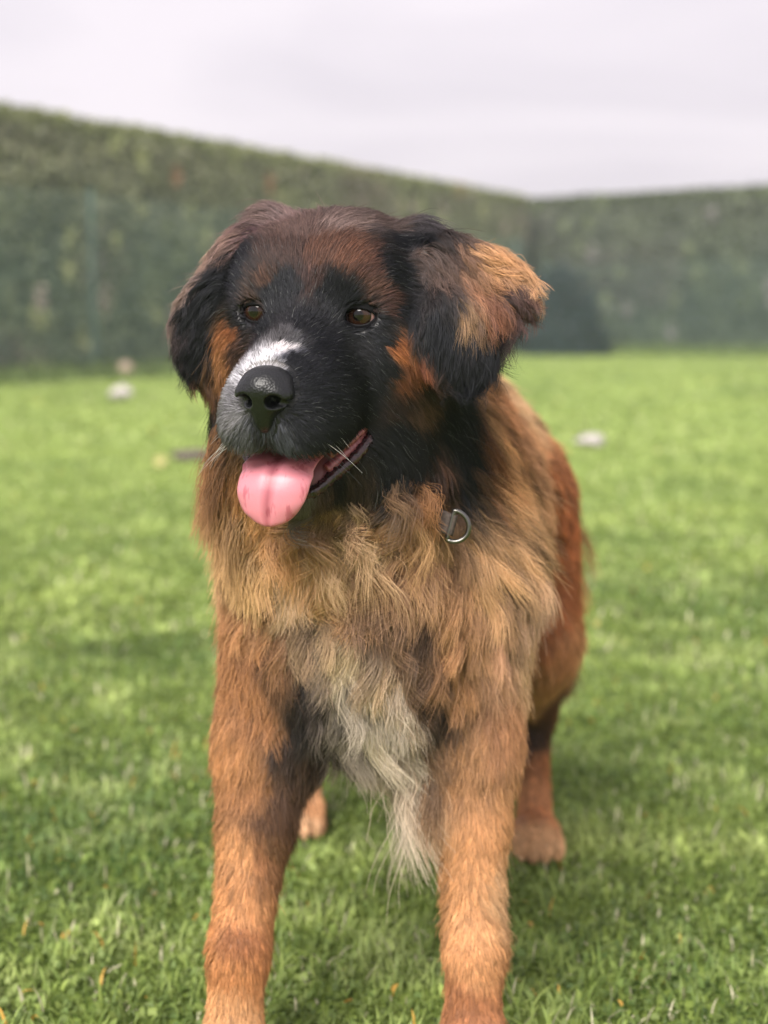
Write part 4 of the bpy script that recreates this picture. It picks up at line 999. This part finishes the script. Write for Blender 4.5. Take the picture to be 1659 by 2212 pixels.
# where hair grows: the body's triangles, with a wish for hairs per area
tri = np.concatenate([BQ[:, [0, 1, 2]], BQ[:, [0, 2, 3]]])
A_, B_, C_ = BV[tri[:, 0]], BV[tri[:, 1]], BV[tri[:, 2]]
tn = np.cross(B_ - A_, C_ - A_); ta = 0.5 * np.linalg.norm(tn, axis=1)
tc_ = (A_ + B_ + C_) / 3
_, tpar, tz = groom_at(tc_)
th_ = np.stack([(tc_ - E0) @ F, (tc_ - E0) @ Rr, (tc_ - E0) @ U], 1)
bald = (th_[:, 0] > -0.06) & (np.abs(th_[:, 1]) < 0.047) & (th_[:, 2] < -0.090 - 0.12 * th_[:, 0]) & (th_[:, 2] > -0.136 - 0.10 * th_[:, 0])  # mouth
nd = kdtree.KDTree(len(NOSEV) // 4 + 1)
for i, p in enumerate(NOSEV[::4]): nd.insert(p, i)
nd.balance()
near = np.where((th_[:, 0] > 0.06) & (np.abs(th_[:, 1]) < 0.045))[0]
for i in near:
    if nd.find(tc_[i])[2] < 0.0025: bald[i] = True
for e in EYES:
    q_ = tc_ - e
    bald |= (((q_ @ Rr) / 0.0142) ** 2 + ((q_ @ U) / 0.0102) ** 2 < 1) & (np.abs(q_ @ F) < 0.03)
COLLAR_SPOT = np.array([0.058, 1.452, 0.588])
facing = np.clip(0.35 - 0.9 * norm(tn)[:, 1] + 0.4 * norm(tn)[:, 0], 0.12, 1.0)      # thinner where the body turns to the far side
dens = np.array([1.0, 1.0, 1.0, 0.50, 0.48, 0.24, 0.60, 0.45])[tz]
wt = ta * dens * np.where(tz >= 3, facing, np.maximum(facing, 0.3)) * ~bald
wt[tc_[:, 2] < 0.004] = 0
cdf = np.cumsum(wt); cdf /= cdf[-1]
def scatter(n, r):
    t_ = np.searchsorted(cdf, r.random(n)); a = r.random(n); b = r.random(n)
    f_ = a + b > 1; a[f_] = 1 - a[f_]; b[f_] = 1 - b[f_]
    p = A_[t_] + a[:, None] * (B_ - A_)[t_] + b[:, None] * (C_ - A_)[t_]
    return p, sdf_grad(p)

NP = 8
NGUIDE, NHAIR = 30000, 620000
# guides: combed over the body
gp, gn = scatter(NGUIDE * 3, rng)
gd, gq, gz = groom_at(gp)
spacing = np.array([1.0, 0.30, 0.30, 0.075, 0.065, 0.16, 0.55, 0.4])[gz]                 # fewer guides = bigger locks
keep = rng.random(len(gp)) < spacing * np.clip(1.15 - gq[:, 3] * 0.5, 0.3, 1)
gp, gn, gd, gq, gz = gp[keep], gn[keep], gd[keep], gq[keep], gz[keep]
NG = len(gp)
ln = gq[:, 0] * (0.75 + 0.5 * rng.random(NG))
dcol = np.linalg.norm(gp - COLLAR_SPOT, axis=1)
ln *= np.clip((dcol - 0.006) / 0.018, 0.25, 1)
lift = gq[:, 1] * (0.7 + 0.6 * rng.random(NG)); wave = gq[:, 2]
gd = norm(gd + 0.16 * rng.normal(size=(NG, 3)) * (0.5 + wave)[:, None])
# cow-licks: the lie wanders slowly over the long coat
sw = np.stack([vnoise(gp * 16 + 3 * k, 20 + k) - 0.5 for k in range(3)], 1)
gd = norm(gd + 0.7 * sw * np.clip(ln / 0.06, 0, 1)[:, None])
tan = norm(gd - gn * (gd * gn).sum(1)[:, None])
cur = norm(tan * (1 - lift)[:, None] + gn * lift[:, None])
GPT = np.zeros((NG, NP, 3)); GPT[:, 0] = gp - 0.001 * gn
p = gp.copy(); layer = rng.random(NG) ** 1.3
for j in range(1, NP):
    t = j / (NP - 1)
    p = p + cur * (ln / (NP - 1))[:, None]
    h = sdf(p); g = sdf_grad(p, 0.006)
    hi = 0.0012 + ln * lift * (0.35 + 0.75 * layer) * min(1.0, 1.6 * t)
    okf = h < 0.045
    corr = np.where(okf, np.where(h < hi * 0.55, hi * 0.55 - h, np.where(h > hi * 1.3, (hi * 1.3 - h) * 0.35, 0)), 0)
    p = p + g * corr[:, None]
    nrm = np.where(okf[:, None], g, gn)
    tg = norm(gd - nrm * (gd * nrm).sum(1)[:, None] * 0.8)
    cur = norm(norm(p - GPT[:, j - 1]) * 0.55 + tg * 0.45 + np.array([0, 0, -0.10]) * t)
    GPT[:, j] = p
# waves and curls
tdir = norm(GPT[:, -1] - GPT[:, 0]); sa_ = norm(np.cross(tdir, gn)); sb_ = np.cross(tdir, sa_)
ph = rng.random(NG) * 6.283; om = 4.0 + 3.5 * rng.random(NG) + 5.0 * (wave > 0.6)
for j in range(NP):
    t = j / (NP - 1)
    am = wave * ln * 0.30 * min(1, 1.6 * t)
    GPT[:, j] += (am * np.cos(ph + om * t))[:, None] * sa_ + (0.8 * am * np.sin(ph + om * t))[:, None] * sb_ * 0.6
gcol = coat(GPT[:, NP // 2], 0.007)
gbr = np.exp(rng.normal(size=NG) * np.where((gz >= 3) & (gz < 6), 0.42, 0.18))
glock = rng.random(NG)

kd = kdtree.KDTree(NG)
for i, v in enumerate(gp): kd.insert(v, i)
kd.balance()
hp, hn = scatter(NHAIR, rng)
near = np.fromiter((kd.find(v)[1] for v in hp), dtype=np.int64, count=NHAIR)
far = np.linalg.norm(hp - gp[near], axis=1)
ok = (far < 0.03) & ((hn * gn[near]).sum(1) > 0.0)
hp, hn, near = hp[ok], hn[ok], near[ok]; N = len(hp)
hz = gz[near]; cl = gq[near, 3]
tt_ = np.linspace(0, 1, NP)[None, :, None]
off = (hp - gp[near])[:, None, :]
sl = (0.55 + 0.55 * rng.random(N) ** 0.7)[:, None, None]
G0 = GPT[near]
fr = rng.normal(size=(N, 1, 3)) * (0.05 + 0.03 * (hz >= 3))[:, None, None] * ln[near][:, None, None]
P = G0[:, :1] + (G0 - G0[:, :1]) * sl + off * (1 - cl[:, None, None] * tt_ ** 0.9) + fr * tt_ ** 1.5
stray = rng.random(N) < 0.035
P += (stray[:, None, None] * rng.normal(size=(N, 1, 3)) * 0.16 * ln[near][:, None, None]) * tt_ ** 1.3
# colour: of the place where the hair lies, dark roots deepened as shade between locks, paler at the tip
C = 0.6 * gcol[near] + 0.4 * coat(P[:, NP // 2], 0.007)
C = C * (gbr[near] * np.exp(rng.normal(size=N) * 0.16))[:, None]
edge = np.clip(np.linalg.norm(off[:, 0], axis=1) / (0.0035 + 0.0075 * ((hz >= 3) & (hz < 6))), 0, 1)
C = C * (1 - 0.40 * edge * np.clip((ln[near] - 0.012) / 0.02, 0, 1) * cl)[:, None]      # rim of a lock darkened: painted shade between locks
C = np.where((C.mean(1) > 0.04)[:, None], C * np.array([1.24, 1.30, 1.42]), C)
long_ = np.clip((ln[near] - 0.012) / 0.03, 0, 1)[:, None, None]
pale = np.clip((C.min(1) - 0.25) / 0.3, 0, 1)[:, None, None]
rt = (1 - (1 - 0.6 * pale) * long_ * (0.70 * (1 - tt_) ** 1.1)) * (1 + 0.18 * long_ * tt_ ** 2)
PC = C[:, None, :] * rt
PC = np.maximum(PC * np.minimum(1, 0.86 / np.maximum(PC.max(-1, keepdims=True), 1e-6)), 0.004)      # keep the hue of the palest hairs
dark = C.mean(1) < 0.03
grey = dark & (rng.random(N) < 0.02) & (hz == HEAD)
PC[grey] = PC[grey] * 0.3 + 0.10
rad0 = np.array([0.00018, 0.00021, 0.00021, 0.00027, 0.00029, 0.00036, 0.00024, 0.00030])[hz] * (0.8 + 0.5 * rng.random(N))
RAD = rad0[:, None] * (1.0 - 0.78 * tt_[:, :, 0] ** 1.6)

def hair_mat(name, rough, gloss):
    m = bpy.data.materials.new(name); m.use_nodes = True; nt = m.node_tree; nt.nodes.clear()
    o = nt.nodes.new('ShaderNodeOutputMaterial')
    a = nt.nodes.new('ShaderNodeAttribute'); a.attribute_name = 'Col'
    d = nt.nodes.new('ShaderNodeBsdfDiffuse'); nt.links.new(a.outputs['Color'], d.inputs['Color'])
    h = nt.nodes.new('ShaderNodeBsdfHair'); h.component = 'Reflection'
    h.inputs['RoughnessU'].default_value = rough; h.inputs['RoughnessV'].default_value = 0.6; h.inputs['Offset'].default_value = R(-4)
    mc = nt.nodes.new('ShaderNodeMix'); mc.data_type = 'RGBA'; mc.inputs['Factor'].default_value = 0.5; mc.inputs['A'].default_value = (0.8, 0.82, 0.9, 1)
    nt.links.new(a.outputs['Color'], mc.inputs['B']); nt.links.new(mc.outputs['Result'], h.inputs['Color'])
    x = nt.nodes.new('ShaderNodeMixShader'); x.inputs['Fac'].default_value = gloss
    nt.links.new(d.outputs['BSDF'], x.inputs[1]); nt.links.new(h.outputs['BSDF'], x.inputs[2]); nt.links.new(x.outputs['Shader'], o.inputs['Surface'])
    return m
fur_m = hair_mat('fur', 0.30, 0.07)
def hair_obj(name, P, RAD, PC, mat, parent):
    n, k = P.shape[:2]
    c = bpy.data.hair_curves.new(name); c.add_curves([k] * n)
    base = world_loc(parent)
    c.attributes['position'].data.foreach_set('vector', (P - base).astype(np.float32).ravel())
    ra = c.attributes.get('radius') or c.attributes.new('radius', 'FLOAT', 'POINT')
    ra.data.foreach_set('value', RAD.astype(np.float32).ravel())
    ca = c.attributes.new('Col', 'FLOAT_COLOR', 'POINT')
    cc = np.ones((n * k, 4), dtype=np.float32); cc[:, :3] = PC.reshape(-1, 3)
    ca.data.foreach_set('color', cc.ravel())
    c.materials.append(mat)
    o = bpy.data.objects.new(name, c); COL.objects.link(o); o.parent = parent
    return o
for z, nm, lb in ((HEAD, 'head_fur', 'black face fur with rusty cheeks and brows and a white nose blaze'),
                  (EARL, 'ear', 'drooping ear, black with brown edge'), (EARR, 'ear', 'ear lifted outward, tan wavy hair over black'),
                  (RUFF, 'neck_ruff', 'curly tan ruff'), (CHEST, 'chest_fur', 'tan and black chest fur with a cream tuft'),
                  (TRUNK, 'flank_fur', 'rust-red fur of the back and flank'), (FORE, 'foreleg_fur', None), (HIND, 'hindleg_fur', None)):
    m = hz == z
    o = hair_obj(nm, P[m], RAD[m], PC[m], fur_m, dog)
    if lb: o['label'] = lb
# ringlets hanging in the ruff under the chin
cr_ = np.random.default_rng(77)
cand = np.where((gz == RUFF) & (gq[:, 2] > 0.45) & (gp[:, 1] < 1.52) & (gcol.mean(1) > 0.08))[0]
cand = cr_.choice(cand, min(75, len(cand)), replace=False)
K, NS = 18, 52
tk = np.linspace(0, 1, K)
CP, CCOL, CR = [], [], []
for g in cand:
    L_ = 0.045 + 0.03 * cr_.random()
    d0 = norm(GPT[g, 3] - GPT[g, 0] + 0.25 * ln[g] * gn[g]); base = GPT[g, 1]
    turns = 0.5 + 1.0 * cr_.random(); ph_ = cr_.random() * 6.283; ra2 = 0.004 + 0.007 * cr_.random(); hand = 1 if cr_.random() < 0.5 else -1
    ex = norm(np.cross(d0, gn[g])); ey = np.cross(d0, ex)
    axis = base + np.outer(tk, d0) * L_ * 0.8 + np.outer(tk ** 2, [0, 0, -0.35 * L_])
    rr2 = ra2 * np.minimum(1, tk * 2.2)
    axis = axis + (rr2 * np.cos(ph_ + hand * turns * 6.283 * tk))[:, None] * ex + (rr2 * np.sin(ph_ + hand * turns * 6.283 * tk))[:, None] * ey
    col = gcol[g] * np.array([1.30, 1.36, 1.48]) * (0.75 + 0.4 * cr_.random())
    of = cr_.normal(size=(NS, 1, 3)) * 0.0036
    cut = 0.45 + 0.55 * cr_.random(NS) ** 0.6                          # hairs of a curl end at different lengths
    ix = cut[:, None] * tk[None] * (K - 1); i0 = np.minimum(ix.astype(int), K - 2); fx = (ix - i0)[..., None]
    ax_ = axis[i0] * (1 - fx) + axis[i0 + 1] * fx
    wob = cr_.normal(size=(NS, 1, 3)) * 0.0065 * tk[None, :, None] ** 1.2 + 0.0010 * np.sin(tk[None, :, None] * (9 + 5 * cr_.random((NS, 1, 1))) + 6.3 * cr_.random((NS, 1, 3))) * tk[None, :, None]
    CP.append(ax_ + of * (1 - 0.85 * tk)[None, :, None] + wob)
    cc_ = col[None, None] * (0.8 + 0.4 * cr_.random((NS, 1, 1))) * (0.35 + 0.65 * tk)[None, :, None]
    CCOL.append(cc_); CR.append(np.repeat((0.00022 * (1 - 0.75 * tk ** 2))[None], NS, 0))
CP = np.concatenate(CP); CCOL = np.concatenate(CCOL); CCOL = CCOL * np.minimum(1, 0.8 / CCOL.max(-1, keepdims=True))
hair_obj('ruff_ringlets', CP, np.concatenate(CR), np.maximum(CCOL, 0.004), fur_m, dog)['label'] = 'tan curls hanging under the chin'
# feathering on the back of the thighs
FP, FC, FR = [], [], []
for side in (1, -1):
    for k in range(60):
        q = np.array([(0.235 + 0.03 * cr_.random()) if side > 0 else (-0.125 - 0.03 * cr_.random()), 2.12 + 0.16 * cr_.random() + (0.06 if side < 0 else 0), 0.29 + 0.22 * cr_.random()])
        for _ in range(8): q = q - sdf(q[None])[0] * sdf_grad(q[None])[0] * 0.9          # settle on the skin
        d0 = norm(np.array([0.75 * side, 0.15 + 0.3 * cr_.random(), -0.65 - 0.5 * cr_.random()])); L_ = (0.035 + 0.045 * cr_.random()) * (0.6 + 2.2 * (q[2] - 0.25))
        axis = q + np.outer(tk, d0) * L_ + np.outer(tk ** 2, [-0.2 * side * L_, 0, -0.45 * L_]) + np.outer(np.sin(tk * 5 + k) * tk * 0.004, [0.6, 0.3, 0.2])
        of = cr_.normal(size=(30, 1, 3)) * 0.006; fr_ = cr_.normal(size=(30, 1, 3)) * 0.006
        FP.append(axis[None] + of * (1 - 0.7 * tk)[None, :, None] + fr_ * tk[None, :, None] ** 1.5)
        col = np.array([0.66, 0.34, 0.14]) * (0.55 + 0.7 * cr_.random())
        FC.append(col[None, None] * (0.8 + 0.4 * cr_.random((30, 1, 1))) * (0.5 + 0.5 * tk)[None, :, None]); FR.append(np.repeat((0.0003 * (1 - 0.7 * tk ** 2))[None], 30, 0))
hair_obj('thigh_feathering', np.concatenate(FP), np.concatenate(FR), np.concatenate(FC), fur_m, dog)
# loose locks standing out from the side of the ruff
FP, FC, FR = [], [], []
for k in range(110):
    q = np.array([-0.135 + 0.02 * cr_.random(), 1.455 + 0.09 * cr_.random(), 0.530 + 0.135 * cr_.random()])
    for _ in range(8): q = q - sdf(q[None])[0] * sdf_grad(q[None])[0] * 0.9
    d0 = norm(np.array([-0.40 - 0.5 * cr_.random(), -0.30 + 0.3 * cr_.random(), -0.55 - 0.5 * cr_.random()])); L_ = 0.030 + 0.022 * cr_.random()
    axis = q + np.outer(tk, d0) * L_ + np.outer(tk ** 2, [0.25 * L_, 0, -0.40 * L_]) + np.outer(np.sin(tk * 6 + k) * tk * 0.004, [0.6, 0.3, 0.4])
    of = cr_.normal(size=(34, 1, 3)) * 0.0050; fr_ = cr_.normal(size=(34, 1, 3)) * 0.006
    FP.append(axis[None] + of * (1 - 0.7 * tk)[None, :, None] + fr_ * tk[None, :, None] ** 1.5)
    hgt = np.clip((q[2] - 0.56) / 0.08, 0, 1)
    col = (np.array([0.78, 0.48, 0.23]) * (1 - hgt) + np.array([0.30, 0.14, 0.055]) * hgt) * (0.7 + 0.45 * cr_.random())
    FC.append(col[None, None] * (0.8 + 0.4 * cr_.random((34, 1, 1))) * (0.45 + 0.55 * tk)[None, :, None]); FR.append(np.repeat((0.00026 * (1 - 0.7 * tk ** 2))[None], 34, 0))
hair_obj('ruff_locks', np.concatenate(FP), np.concatenate(FR), np.concatenate(FC), fur_m, dog)
# whiskers
wp = []; wc = []
for s in (-1, 1):
    for k in range(11 if s < 0 else 7):
        f0 = 0.075 + 0.030 * rng.random(); u0 = -0.078 - 0.028 * rng.random()
        r0 = 0.046 * s * (1 - (f0 - 0.075) * 8)
        d = norm(HV(-0.25 - 0.5 * rng.random(), 1.0 * s, -0.35 - 0.5 * rng.random())); L_ = 0.025 + 0.03 * rng.random()
        wp.append([H(f0, r0 * 0.92, u0) + d * L_ * t + np.array([0, 0, -1]) * 0.25 * L_ * t * t for t in np.linspace(0, 1, NP)])
        wc.append((0.55, 0.53, 0.52) if (s < 0 or rng.random() < 0.3) else (0.06, 0.06, 0.065))
wp = np.array(wp); wc = np.repeat(np.array(wc)[:, None], NP, 1)
hair_obj('whiskers', wp, np.repeat(np.linspace(0.0002, 0.00006, NP)[None], len(wp), 0), wc, fur_m, dog)
print('HAIR', N, NG)

# ------------------------------------------------------------------ collar (worn, half buried in the ruff)
CC = np.array([-0.020, 1.535, 0.622]); cn = norm(np.array([-0.16, -0.52, 0.84]))      # ring of the neck
cu = norm(np.cross(cn, np.array([0, 1.0, 0.55]))); cv = np.cross(cn, cu)
collar = tag(empty('dog_collar', tuple(CC)), 'grey-brown webbing collar with steel ring, half buried in the ruff', 'collar')
ca_ = []
for i in range(72):
    a = 2 * math.pi * i / 72
    d = math.cos(a) * cu + math.sin(a) * cv
    r_ = 0.05
    for _ in range(90):                                            # lies on the neck
        if sdf((CC + d * r_)[None])[0] > 0.0005: break
        r_ += 0.0015
    ca_.append((d, r_))
rr_ = np.array([r_ for _, r_ in ca_]); rr_ = sum(np.roll(rr_, k) for k in range(-4, 5)) / 9
vv = []; ff = []
for i, (d, _) in enumerate(ca_):
    for du, dw in ((0, -0.010), (0.003, -0.010), (0.003, 0.010), (0, 0.010)):
        vv.append(CC + d * (rr_[i] + du) + cn * dw)
for i in range(72):
    for k in range(4):
        ff.append((i * 4 + k, ((i + 1) % 72) * 4 + k, ((i + 1) % 72) * 4 + (k + 1) % 4, i * 4 + (k + 1) % 4))
web_m = noise_mat('webbing', (0.045, 0.034, 0.03), (0.09, 0.068, 0.058), 300, 0.8, bump=0.3)
mesh_obj('strap', np.array(vv), ff, web_m, collar, smooth=False)
SPOT = np.array(COLLAR_SPOT)
steel_m, nt, pb = new_mat('steel'); pb.inputs['Metallic'].default_value = 1; pb.inputs['Base Color'].default_value = (0.15, 0.145, 0.135, 1); pb.inputs['Roughness'].default_value = 0.30
rpts = []
rc = SPOT + np.array([0.007, -0.020, -0.004]); ra_ = norm(np.array([0.93, -0.10, -0.30])); rb_ = norm(np.array([0.25, 0.05, 0.97]))
for i in range(33):                                                # D shape: an arc and its bar
    a = -math.pi * 0.56 + math.pi * 1.12 * i / 32
    rpts.append(rc + ra_ * 0.0150 * math.cos(a) + rb_ * 0.0145 * math.sin(a))
for t in np.linspace(0.1, 0.9, 8): rpts.append(rpts[32] * (1 - t) + rpts[0] * t)
tube('ring', rpts, 0.0023, steel_m, collar, close=True)
bar = [rc + ra_ * -0.004 + rb_ * t for t in np.linspace(-0.013, 0.014, 10)]
tb = []
for t in np.linspace(-0.0095, 0.0105, 8):
    tb.append([rc + ra_ * a + rb_ * t + np.array([0, -1, 0]) * b for a, b in ((-0.026, -0.014), (-0.018, -0.005), (-0.010, 0.000), (-0.001, 0.0025), (0.002, 0.001), (-0.001, -0.003), (-0.012, -0.008), (-0.025, -0.018))])
tb = np.array(tb).reshape(-1, 3)
ff = [(i * 8 + k, i * 8 + (k + 1) % 8, (i + 1) * 8 + (k + 1) % 8, (i + 1) * 8 + k) for i in range(7) for k in range(8)]
ff += [tuple(range(8))[::-1], tuple(56 + k for k in range(8))]
mesh_obj('ring_tab', tb, ff, web_m, collar)
